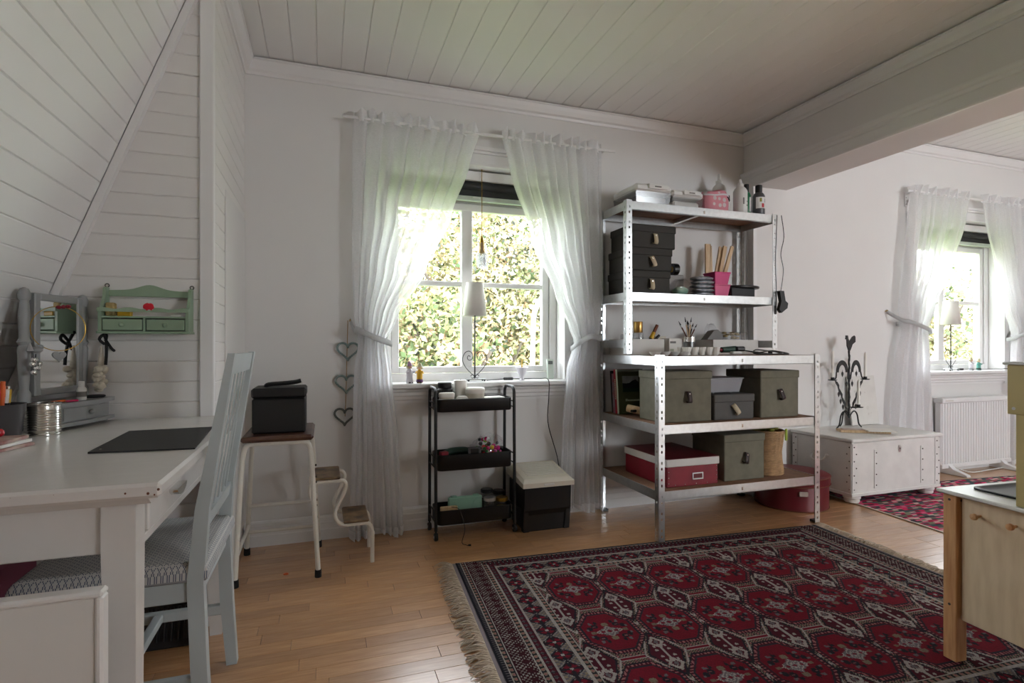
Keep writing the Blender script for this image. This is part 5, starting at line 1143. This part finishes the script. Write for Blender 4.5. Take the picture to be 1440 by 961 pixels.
# leaning canvases behind the candelabra
for (x, w, h, tl, lb, m) in ((3.76, .135, .36, -.12, 'pale canvas with faint marks leaning on the wall behind the candelabra', 'canvas_white'),):
    t = thing('canvas', lb, 'canvas', (x, 2.925, CT)); R = Matrix.Rotation(tl, 4, 'X')
    MB().box(-w, w, -.006, .006, .002, h, .002).xform(R).build('panel', m, t, 0)
    if m == 'canvas_white':
        rr = random.Random(1)
        for i in range(7): a, b = rr.uniform(-.08, .08), rr.uniform(.08, .28); MB().cyl((a, -.0062, b), (a, -.0068, b), rr.uniform(.006, .014), n=9).xform(R).build('faint_mark', 'white_trim', t)

# ---- panel heater on feet
rd = thing('radiator', 'white ribbed electric radiator standing on feet below the window sill with the teal figurine', 'radiator', (4.915, 2.895, 0))
MB().box(-.415, .415, -.012, .030, .075, .555, .004).build('panel', 'radiator', rd, 0); MB().box(-.42, .42, -.030, .038, .552, .590, .006).build('top_grille', 'radiator', rd, 0); MB().box(-.415, .415, -.022, .03, .045, .078, .004).build('bottom_rail', 'radiator', rd, 0)
rib = MB().prism([(-.013, -.012), (-.009, -.018), (.009, -.018), (.013, -.012)], 'z', .080, .548).mesh('rib', 'radiator', 0)
for i in range(27): link('rib', rib, rd, (-.394+i*.0303, 0, 0))
for x in (-.32, .30):
    mb = MB().prism([(-.15, .004), (-.145, .018), (-.05, .045), (-.01, .085), (.03, .085), (.05, .03), (.07, .004)], 'x', x-.022, x+.022); mb.build('foot', 'radiator', rd, 0)
MB().box(-.39, -.30, -.0312, -.0298, .565, .577).build('badge', 'white_trim', rd, 0)
MB().tube(spline([(-.30, -.03, .06), (-.15, -.06, .012), (.1, -.05, .012), (.30, -.03, .012), (.40, -.02, .03)], 24), .004, 6).build('cord', 'white_plastic', rd)

# ---- toy kitchen
kt = thing('toy_kitchen', 'birch toy kitchen with white counter, black sink and knob doors', 'toy kitchen', (1.868, 1.195, .009), math.radians(-4))
def K(n, m, *b, **k): return MB().box(*b).build(n, m, kt, 0)
ZK = .535
for (x0, y0) in ((.0, -.045), (.33, -.045), (.0, -.72), (.33, -.72)): lg = K('leg', 'pine', x0, x0+.045, y0, y0+.040, 0, ZK-.012, .002)
for z in (.505, .175): MB().cyl((-.0015, -.025, z), (.004, -.025, z), .004, n=10).build('screw', 'chip', kt)
MB().cyl((.022, -.0465, .505), (.022, -.040, .505), .004, n=10).build('screw', 'chip', kt)
K('counter', 'counter_white', -.014, .40, -.735, .008, ZK-.012, ZK, .003)
K('side_panel', 'birch_ply', .045, .33, -.022, -.012, .14, ZK-.013, .001); K('back_panel', 'birch_ply', .36, .37, -.70, -.02, .14, ZK-.013, .001); K('bottom_panel', 'birch_ply', .02, .36, -.69, -.03, .135, .146, .001)
for (y0, y1, ky) in ((-.378, -.052, -.105), (-.712, -.384, -.44)):
    d = K('door', 'birch_ply', .012, .024, y0, y1, .135, ZK-.016, .002)
    for kk in ((ky, ky-.095) if y0 > -.4 else (ky,)): MB().lathe([(.004, 0), (.005, .014), (.010, .022), (.009, .030), (.001, .032)], (0, 0, 0), 14).xform(Matrix.Translation((.012, kk, .475)) @ Matrix.Rotation(-PI/2, 4, 'Y')).build('knob', 'pine', d)
mb = MB(); n = 8; R_ = []
def rr_(a, b, r, z, cx=.215, cy=-.135):
    P = []
    for (sx, sy, a0) in ((1, 1, 0), (-1, 1, 90), (-1, -1, 180), (1, -1, 270)):
        for i in range(n+1): q = math.radians(a0+90*i/n); P.append((cx+sx*(a-r)+r*math.cos(q), cy+sy*(b-r)+r*math.sin(q), z))
    return P
R_ = [rr_(.140, .105, .03, ZK+.0005), rr_(.140, .105, .03, ZK+.006), rr_(.134, .099, .028, ZK+.0075), rr_(.128, .093, .026, ZK+.005), rr_(.110, .076, .02, ZK+.0015)]
k = len(R_[0]); mb.v = [p for q in R_ for p in q]; mb.f = [(i*k+j, i*k+(j+1) % k, (i+1)*k+(j+1) % k, (i+1)*k+j) for i in range(4) for j in range(k)]+[tuple(range(4*k, 5*k))]
mb.build('sink', 'black_plastic', kt)
# upper cabinet rising from the counter
K('upper_panel', 'yellow_ply', -.004, .010, -.70, -.208, ZK+.001, .80, .002); K('upper_cabinet', 'yellow_ply', -.006, .16, -.72, -.188, .795, .936, .002); K('upper_top', 'counter_white', -.014, .17, -.73, -.180, .936, .944, .002); K('upper_side', 'yellow_ply', .010, .16, -.222, -.208, ZK+.001, .795, .001)
MB().cyl((-.0075, -.205, .812), (.0, -.205, .812), .0045, n=10).build('screw', 'steel', kt)

# ================================================================ RUGS
def rug_colors(X, Y):
    red = np.array(C(126, 10, 36)[:3]); dred = np.array(C(84, 10, 32)[:3]); navy = np.array(C(34, 30, 40)[:3]); crm = np.array(C(184, 176, 170)[:3]); gry = np.array(C(112, 106, 110)[:3]); pink = np.array(C(176, 112, 112)[:3]); tan = np.array(C(150, 134, 112)[:3])
    out = np.zeros(X.shape+(3,)); out[:] = red
    def put(m, c): out[m] = c
    L, Wd = RUG_L, RUG_W; de = np.minimum(X, L-X); ds = np.minimum(Y, Wd-Y)
    a, b = de-.165, ds-.085; m_ = np.minimum(a, b); endz = (de < .165) & (a < b); t_al = np.where(a < b, Y, X)
    def bead(mask, q, t, pitch=.024):
        put(mask, navy); put(mask & ((q < .16) | (q > .84)), crm)
        ph = (t/pitch) % 1-.5; rr = (ph/.36)**2+((q-.5)/.30)**2; put(mask & (rr < 1), tan); put(mask & (rr < .35), pink)
    # outer zones
    oz = m_ < 0; e = oz & (a < b); s = oz & ~(a < b)
    put(e & (de < .020), navy); put(e & (de < .020) & (((Y/.012) % 1) < .35) & (de > .008), gry)
    bead(e & (de >= .020) & (de < .042), (de-.020)/.022, Y)
    z = e & (de >= .042) & (de < .112); put(z, dred*.55)
    u, v = ((de-.042)/.0175), Y/.0175; w = (u+v) % 1; w2 = (u-v) % 1; put(z & (((w-.5)**2+(w2-.5)**2) < .085), crm*.82); put(z & (((w-.5)**2+(w2-.5)**2) < .012), dred)
    bead(e & (de >= .112) & (de < .137), (de-.112)/.025, Y)
    z = e & (de >= .137); put(z, dred); p = (Y/.026) % 1-.5; q = (de-.150)/.012; put(z & (np.abs(p)+np.abs(q)*.35 < .32), gry*.8); put(z & (np.abs(p) < .08), navy); put(z & (de < .140), crm)
    put(s & (ds < .014), navy); bead(s & (ds >= .014) & (ds < .034), (ds-.014)/.020, X); z = s & (ds >= .034) & (ds < .056); put(z, navy*1.1); put(z & (((X/.020) % 1) < .45), dred); put(z & (((X/.020) % 1 > .6) & ((X/.020) % 1 < .8)) & (ds > .040) & (ds < .050), crm)
    z = s & (ds >= .056); put(z, dred); p = (X/.026) % 1-.5; put(z & (np.abs(p) < .25) & (np.abs(ds-.070) < .007), gry*.8); put(z & (ds > .081), crm)
    # main band of diamonds
    z = (m_ >= 0) & (m_ < .09); q = (m_/.09)-.5; pt = .078; p = ((t_al/pt) % 1)-.5; put(z, gry)
    D = np.abs(p)+np.abs(q); chk = (np.floor(t_al/.0085)+np.floor(m_/.0085)) % 2 == 0; put(z & chk, crm*.75); put(z & (D > .62) & chk, tan); put(z & (np.abs(D-.50) < .045), navy); put(z & (D < .44), dred*.8)
    put(z & (D < .44) & ((np.abs(p)+.0 < .05) | (np.abs(q) < .05)) & (D > .10), navy); ph2 = ((np.abs(p)-.14)**2+(np.abs(q)-.14)**2) < .010; put(z & ph2, red*1.1); put(z & (p*p+q*q < .006), crm); put(z & (m_ < .006), crm); put(z & (m_ > .084), crm)
    z = (m_ >= .09) & (m_ < .115); bead(z, (m_-.09)/.025, t_al)
    # field of octagons
    fz = m_ >= .115; cw, chh = .2325, .3375
    ax = (X-.42)/cw; ix = np.round(ax); px = (ax-ix)*cw; ay = (Y-.3875)/chh; iy = np.round(ay); py = (ay-iy)*chh
    hx, hy = .109, .141; o = np.maximum.reduce([np.abs(px)/hx, np.abs(py)/hy, (np.abs(px)/hx+np.abs(py)/hy)/1.40])
    inside_grid = (ix >= 0) & (ix <= 5) & (iy >= 0) & (iy <= 2); o = np.where(inside_grid, o, 2.0)
    put(fz, dred); ang = np.arctan2(py/hy, px/hx); per = np.where(np.abs(px)/hx > np.abs(py)/hy, py, px)
    # outside octagons: beads plus corner diamonds
    z = fz & (o >= 1); dia_x = np.abs(np.abs(px)-cw/2); dia_y = np.abs(np.abs(py)-chh/2); dd = dia_x/.050+dia_y/.108
    chk = ((X/.011) % 1 < .5) ^ ((Y/.011) % 1 < .5); put(z, navy); put(z & chk, tan); put(z & chk & (((X/.022) % 1) < .25), pink)
    put(z & (np.abs(dd-1.42) < .07), crm); put(z & (dd < 1.22), navy); put(z & (dd < 1.08), dred)
    put(z & (dia_x < .005) & (dia_y < .075), crm); put(z & (np.abs(dia_x/.022+np.abs(dia_y-.062)/.030-1) < .30), crm); put(z & ((dia_x/.022+np.abs(dia_y-.062)/.030) < .45), gry)
    put(z & (((dia_x-.022)**2+(dia_y-.018)**2) < .000036), crm); put(z & (((dia_x-.020)**2+(dia_y-.040)**2) < .000030), crm)
    put(z & (np.abs(np.abs(py)-chh/2) < .006) & (dd > 1.5), red); put(z & (np.abs(np.abs(py)-chh/2) > .006) & (np.abs(np.abs(py)-chh/2) < .009) & (dd > 1.5), crm)
    # octagon rings
    z = fz & (o < 1); put(z, dred); put(z & (o > .955), navy); put(z & (o > .88) & (o < .955) & (((per/.0135) % 1) < .42), pink); put(z & (o > .82) & (o <= .87), navy*1.5); put(z & (o <= .82), red)
    # medallion: stepped lozenge and flower sprays (quantised like knots)
    kx, ky = np.abs(np.round(px/.005)*.005), np.abs(np.round(py/.005)*.005)
    st = kx/.050+ky/.034; z2 = z & (o < .8)
    put(z2 & (st < 1.0), gry*1.15); put(z2 & (st < 1.0) & (((kx/.0145)+(ky/.013)) % 1 < .42), crm); put(z2 & ((((kx-.024)/.006)**2+(ky/.006)**2) < 1), red); put(z2 & (((kx/.006)**2+(ky/.006)**2) < 1), red)
    put(z2 & (((kx-.0)/.012)**2+((ky-.046)/.012)**2 < 1), tan*.8); put(z2 & (((kx-.058)/.009)**2+((ky)/.009)**2 < 1), tan*.7)
    for (fx, fy, c, r) in ((.040, .040, navy, .013), (.062, .030, navy, .011), (.052, .058, gry, .008), (.030, .062, navy, .009), (.072, .022, gry, .007), (.042, .040, pink*.6, .005)):
        put(z2 & (((kx-fx)/r)**2+((ky-fy)/r)**2 < 1) & ((np.floor(px/.004)+np.floor(py/.004)) % 2 < 1.5), c)
    return out
def grid_rug(L, Wd, res, colf, hf, m):
    nx, ny = int(round(L/res)), int(round(Wd/res)); xs_ = np.linspace(0, L, nx+1); ys_ = np.linspace(0, Wd, ny+1); XX, YY = np.meshgrid(xs_, ys_, indexing='ij')
    V = np.stack([XX, -YY, hf(XX, YY)], -1).reshape(-1, 3); i, j = np.meshgrid(np.arange(nx), np.arange(ny), indexing='ij'); k = i*(ny+1)+j
    F = np.stack([k, k+ny+1, k+ny+2, k+1], -1).reshape(-1, 4)[:, ::-1]
    xc, yc = np.meshgrid((xs_[:-1]+xs_[1:])/2, (ys_[:-1]+ys_[1:])/2, indexing='ij'); T = colf(xc, yc).reshape(-1, 3)
    return face_mesh('pile', V, F, T, m)
rug = thing('oriental_rug', 'red and black patterned oriental rug with fringed ends on the floor', 'rug', RUG_O, RUG_A)
hf = lambda x, y: .0078+.0012*np.sin(x*5+y*3)*np.sin(y*4)
link('pile', grid_rug(RUG_L, RUG_W, .004, lambda x, y: np.clip(rug_colors(x, y)*(.50+.20*rng.random(x.shape)[..., None]), 0, 1), hf, 'rug_pile'), rug)
MB().box(0, RUG_L, -RUG_W, 0, .0005, .0064).build('backing', 'rug_selvage', rug, 0)
for x0, x1 in ((-.016, .0), (RUG_L, RUG_L+.012)): MB().box(x0, x1, -RUG_W, 0, .0008, .007, .002).build('selvage', 'rug_selvage', rug, 0)
for sgn, xb in ((-1, -.014), (1, RUG_L+.010)):
    mb = MB(); rr = random.Random(5+sgn); n = 330
    for i in range(n):
        y0 = -RUG_W*(i+.5)/n; ln = rr.uniform(.055, .085)*(1 if sgn < 0 else .9); w = rr.uniform(-.03, .03); zt = .004+rr.random()*.008
        mb.tube(spline([(xb, y0, .005), (xb+sgn*ln*.35, y0+w*.4, zt+.004), (xb+sgn*ln*.75, y0+w*.9+rr.uniform(-.008, .008), zt), (xb+sgn*ln, y0+w+rr.uniform(-.012, .012), .0025)], 6), [.0026, .0026, .0024, .0022, .002, .0014], 4)
    mb.build('fringe', 'fringe', rug, 60, kind='stuff')
# rag rug in the far room
def rag_col(x, y):
    pal = np.array([C(196, 40, 90)[:3], C(150, 26, 60)[:3], C(92, 84, 92)[:3], C(70, 84, 90)[:3], C(206, 176, 170)[:3], C(216, 92, 130)[:3], C(120, 120, 100)[:3], C(60, 50, 60)[:3]])
    row = np.floor(y/.016).astype(int); seg = np.floor(x/.038+row*.37).astype(int); h = (row*7919+seg*104729+(row*seg)*31) % 997
    return pal[h % 8]*(.8+.4*((h*13) % 17)/17)[..., None]
rag = thing('rag_rug', 'multicoloured pink and grey woven rag rug under the chest', 'rug', (3.20, 2.83, 0), math.radians(-5))
link('pile', grid_rug(2.6, 1.75, .008, rag_col, lambda x, y: .006+.0016*np.sin(y*2*PI/.016), 'rag_weave'), rag); MB().box(0, 2.6, -1.75, 0, .0005, .004).build('backing', 'rug_selvage', rag, 0); MB().box(-.012, .002, -1.75, 0, .0005, .0065, .002).build('edge_binding', 'offwhite', rag, 0)

# ================================================================ WINDOW SILLS
ZW = ZS+.0005
def table_lamp(label, x, y):
    t = thing('table_lamp', label, 'lamp', (x, y, ZW))
    MB().box(-.050, .062, -.028, .028, .010, .016, .002).build('base_plate', 'steel', t, 0)
    for a in (-.042, .052):
        for b in (-.022, .022): MB().sphere((a, b, .006), .006, 8, 6).build('foot', 'iron', t)
    MB().cyl((0, 0, .016), (0, 0, .40), .0042, n=8).build('stem', 'iron', t)
    for s in (-1, 1):
        P = [(s*(.004+.0), 0, .030)]+[(q.x*s, 0, q.z) for q in spline([(.006, 0, .032), (.050, 0, .075), (.072, 0, .120), (.060, 0, .160), (.034, 0, .172), (.014, 0, .155), (.016, 0, .128), (.034, 0, .120), (.044, 0, .134), (.036, 0, .147), (.027, 0, .140)], 40)]
        MB().tube(P, .0022, 6).build('scroll', 'iron', t); MB().tube([(s*(.014+.010*math.cos(a*.5))*1.0, 0, .028+.010*math.sin(a*.5)) for a in range(12)], .002, 6).build('small_scroll', 'iron', t)
    MB().lathe([(.010, .385), (.011, .39), (.011, .425), (.008, .43)], n=12).build('lamp_socket', 'brass', t)
    mb = MB().lathe([(.068, .372), (.0495, .562)], n=32, cap=False); o = mb.build('lamp_shade', 'shade_fabric', t, 60); md = o.modifiers.new('s', 'SOLIDIFY'); md.thickness = .0025
    MB().cyl((-.05, 0, .556), (.05, 0, .556), .0012, n=6).build('shade_spider', 'iron', t)
    return t
table_lamp('iron scroll-base lamp with white shade on the sill behind the trolley', .815, 3.000); table_lamp('iron scroll-base lamp with white shade on the sill above the radiator', 4.800, 3.000)
def cord(name, label, pts, sw):
    t = thing(name, label, 'cable', pts[0]); o = Vector(pts[0]); MB().tube(spline([Vector(p)-o for p in pts], 50), .0026, 6).build('wire', 'black_plastic', t)
    c = Vector(sw)-o; MB().box(c.x-.03, c.x+.03, c.y-.009, c.y+.009, c.z-.008, c.z+.008, .004).build('switch', 'black_plastic', t)
cord('lamp_cord', 'black lamp cable running over the sill and down behind the bin', [(.885, 3.0, ZW+.004), (.95, 3.005, ZW+.006), (1.02, 3.01, ZW+.010), (1.10, 3.02, ZW+.008), (1.20, 2.97, ZW+.010), (1.235, 2.918, ZW+.004), (1.232, 2.905, .70), (1.235, 2.925, .55), (1.30, 2.950, .36), (1.33, 2.955, .25), (1.42, 2.955, .09), (1.60, 2.952, .05)], (1.02, 3.01, ZW+.010))
cord('lamp_cord', 'black lamp cable running along the sill above the radiator', [(4.875, 3.0, ZW+.004), (4.95, 3.01, ZW+.008), (5.10, 3.04, ZW+.006), (5.25, 3.0, ZW+.006), (5.34, 2.95, ZW+.008), (5.37, 2.918, ZW+.002), (5.385, 2.905, .66)], (4.93, 3.008, ZW+.009))
def figurine(label, x, y, h, robe, hat, trim, rz=0):
    t = thing('figurine', label, 'figurine', (x, y, ZW), rz); s = h/.115
    MB().lathe([(.017*s, 0), (.019*s, .006*s), (.016*s, .03*s), (.017*s, .05*s), (.012*s, .070*s), (.006*s, .076*s)], n=16).build('robe', robe, t); MB().lathe([(.0185*s, .004*s), (.020*s, .008*s), (.0165*s, .024*s)], n=16, cap=False).build('skirt', trim, t)
    MB().sphere((0, 0, .086*s), .0125*s, 12, 8).build('head', 'skin_clay', t); MB().lathe([(.0135*s, .089*s), (.013*s, .096*s), (.008*s, .108*s), (.002*s, .115*s)], n=14).build('hat', hat, t); MB().sphere((0, -.012*s, .085*s), .003*s, 6, 5).build('nose', 'skin_clay', t)
    for sg in (-1, 1):
        MB().tube(spline([(sg*.013*s, 0, .066*s), (sg*.021*s, -.006*s, .056*s), (sg*.017*s, -.017*s, .060*s)], 8), .0045*s, 8).build('arm', robe, t); MB().sphere((sg*.008*s, -.012*s, .004*s), .0075*s, 8, 6, .6).build('shoe', 'clay_black', t); MB().sphere((sg*.009*s, .003*s, .084*s), .009*s, 8, 6).build('hair', 'clay_hair', t)
figurine('small figurine in a long white coat and lilac hat on the window sill', .440, 2.965, .120, 'clay_white', 'clay_lilac', 'clay_white', .5); figurine('small figurine in a yellow coat with purple skirt on the window sill', .495, 2.968, .112, 'clay_yellow', 'clay_hair', 'clay_purple', -.3)
figurine('small pale blue-grey figurine on the sill above the radiator', 5.02, 2.985, .110, 'clay_white', 'clay_hair', 'grey_paint', .3); figurine('small teal figurine on the sill above the radiator', 5.115, 2.985, .100, 'clay_teal', 'clay_hair', 'dark_green', -.3)
t = thing('sill_goblet', 'small brown and silver goblet with a yellow pencil stub on the sill', 'goblet', (1.100, 3.00, ZW)); MB().lathe([(.018, 0), (.019, .003), (.012, .010), (.012, .018), (.026, .05), (.030, .066), (.040, .076), (.038, .077), (.026, .066), (.001, .05)], n=20, cap=False).build('cup', 'clay_white', t)
mb = MB(); rr = random.Random(8)
for i in range(14): a = i*.9; mb.sphere((.020*math.cos(a), .020*math.sin(a), .062+rr.uniform(-.004, .006)), .007, 7, 5)
mb.build('brown_filling', 'worn_wood', t); MB().cyl((0, 0, .06), (.002, 0, .122), .004, .0035, n=8).build('stub', 'pen_yellow', t)
t = thing('thermometer', 'pale green digital thermometer leaning on the sill beside the goblet', 'thermometer', (1.300, 3.04, ZW)); R = Matrix.Rotation(-.08, 4, 'X')
MB().box(-.021, .021, -.007, .007, .001, .122, .004).xform(R).build('case', 'thermo_case', t); MB().box(-.015, .015, -.0082, -.0068, .090, .110, .001).xform(R).build('display', 'lcd', t, 0); MB().cyl((0, -.007, .06), (0, -.0085, .06), .003, n=10).xform(R).build('button', 'white_trim', t)
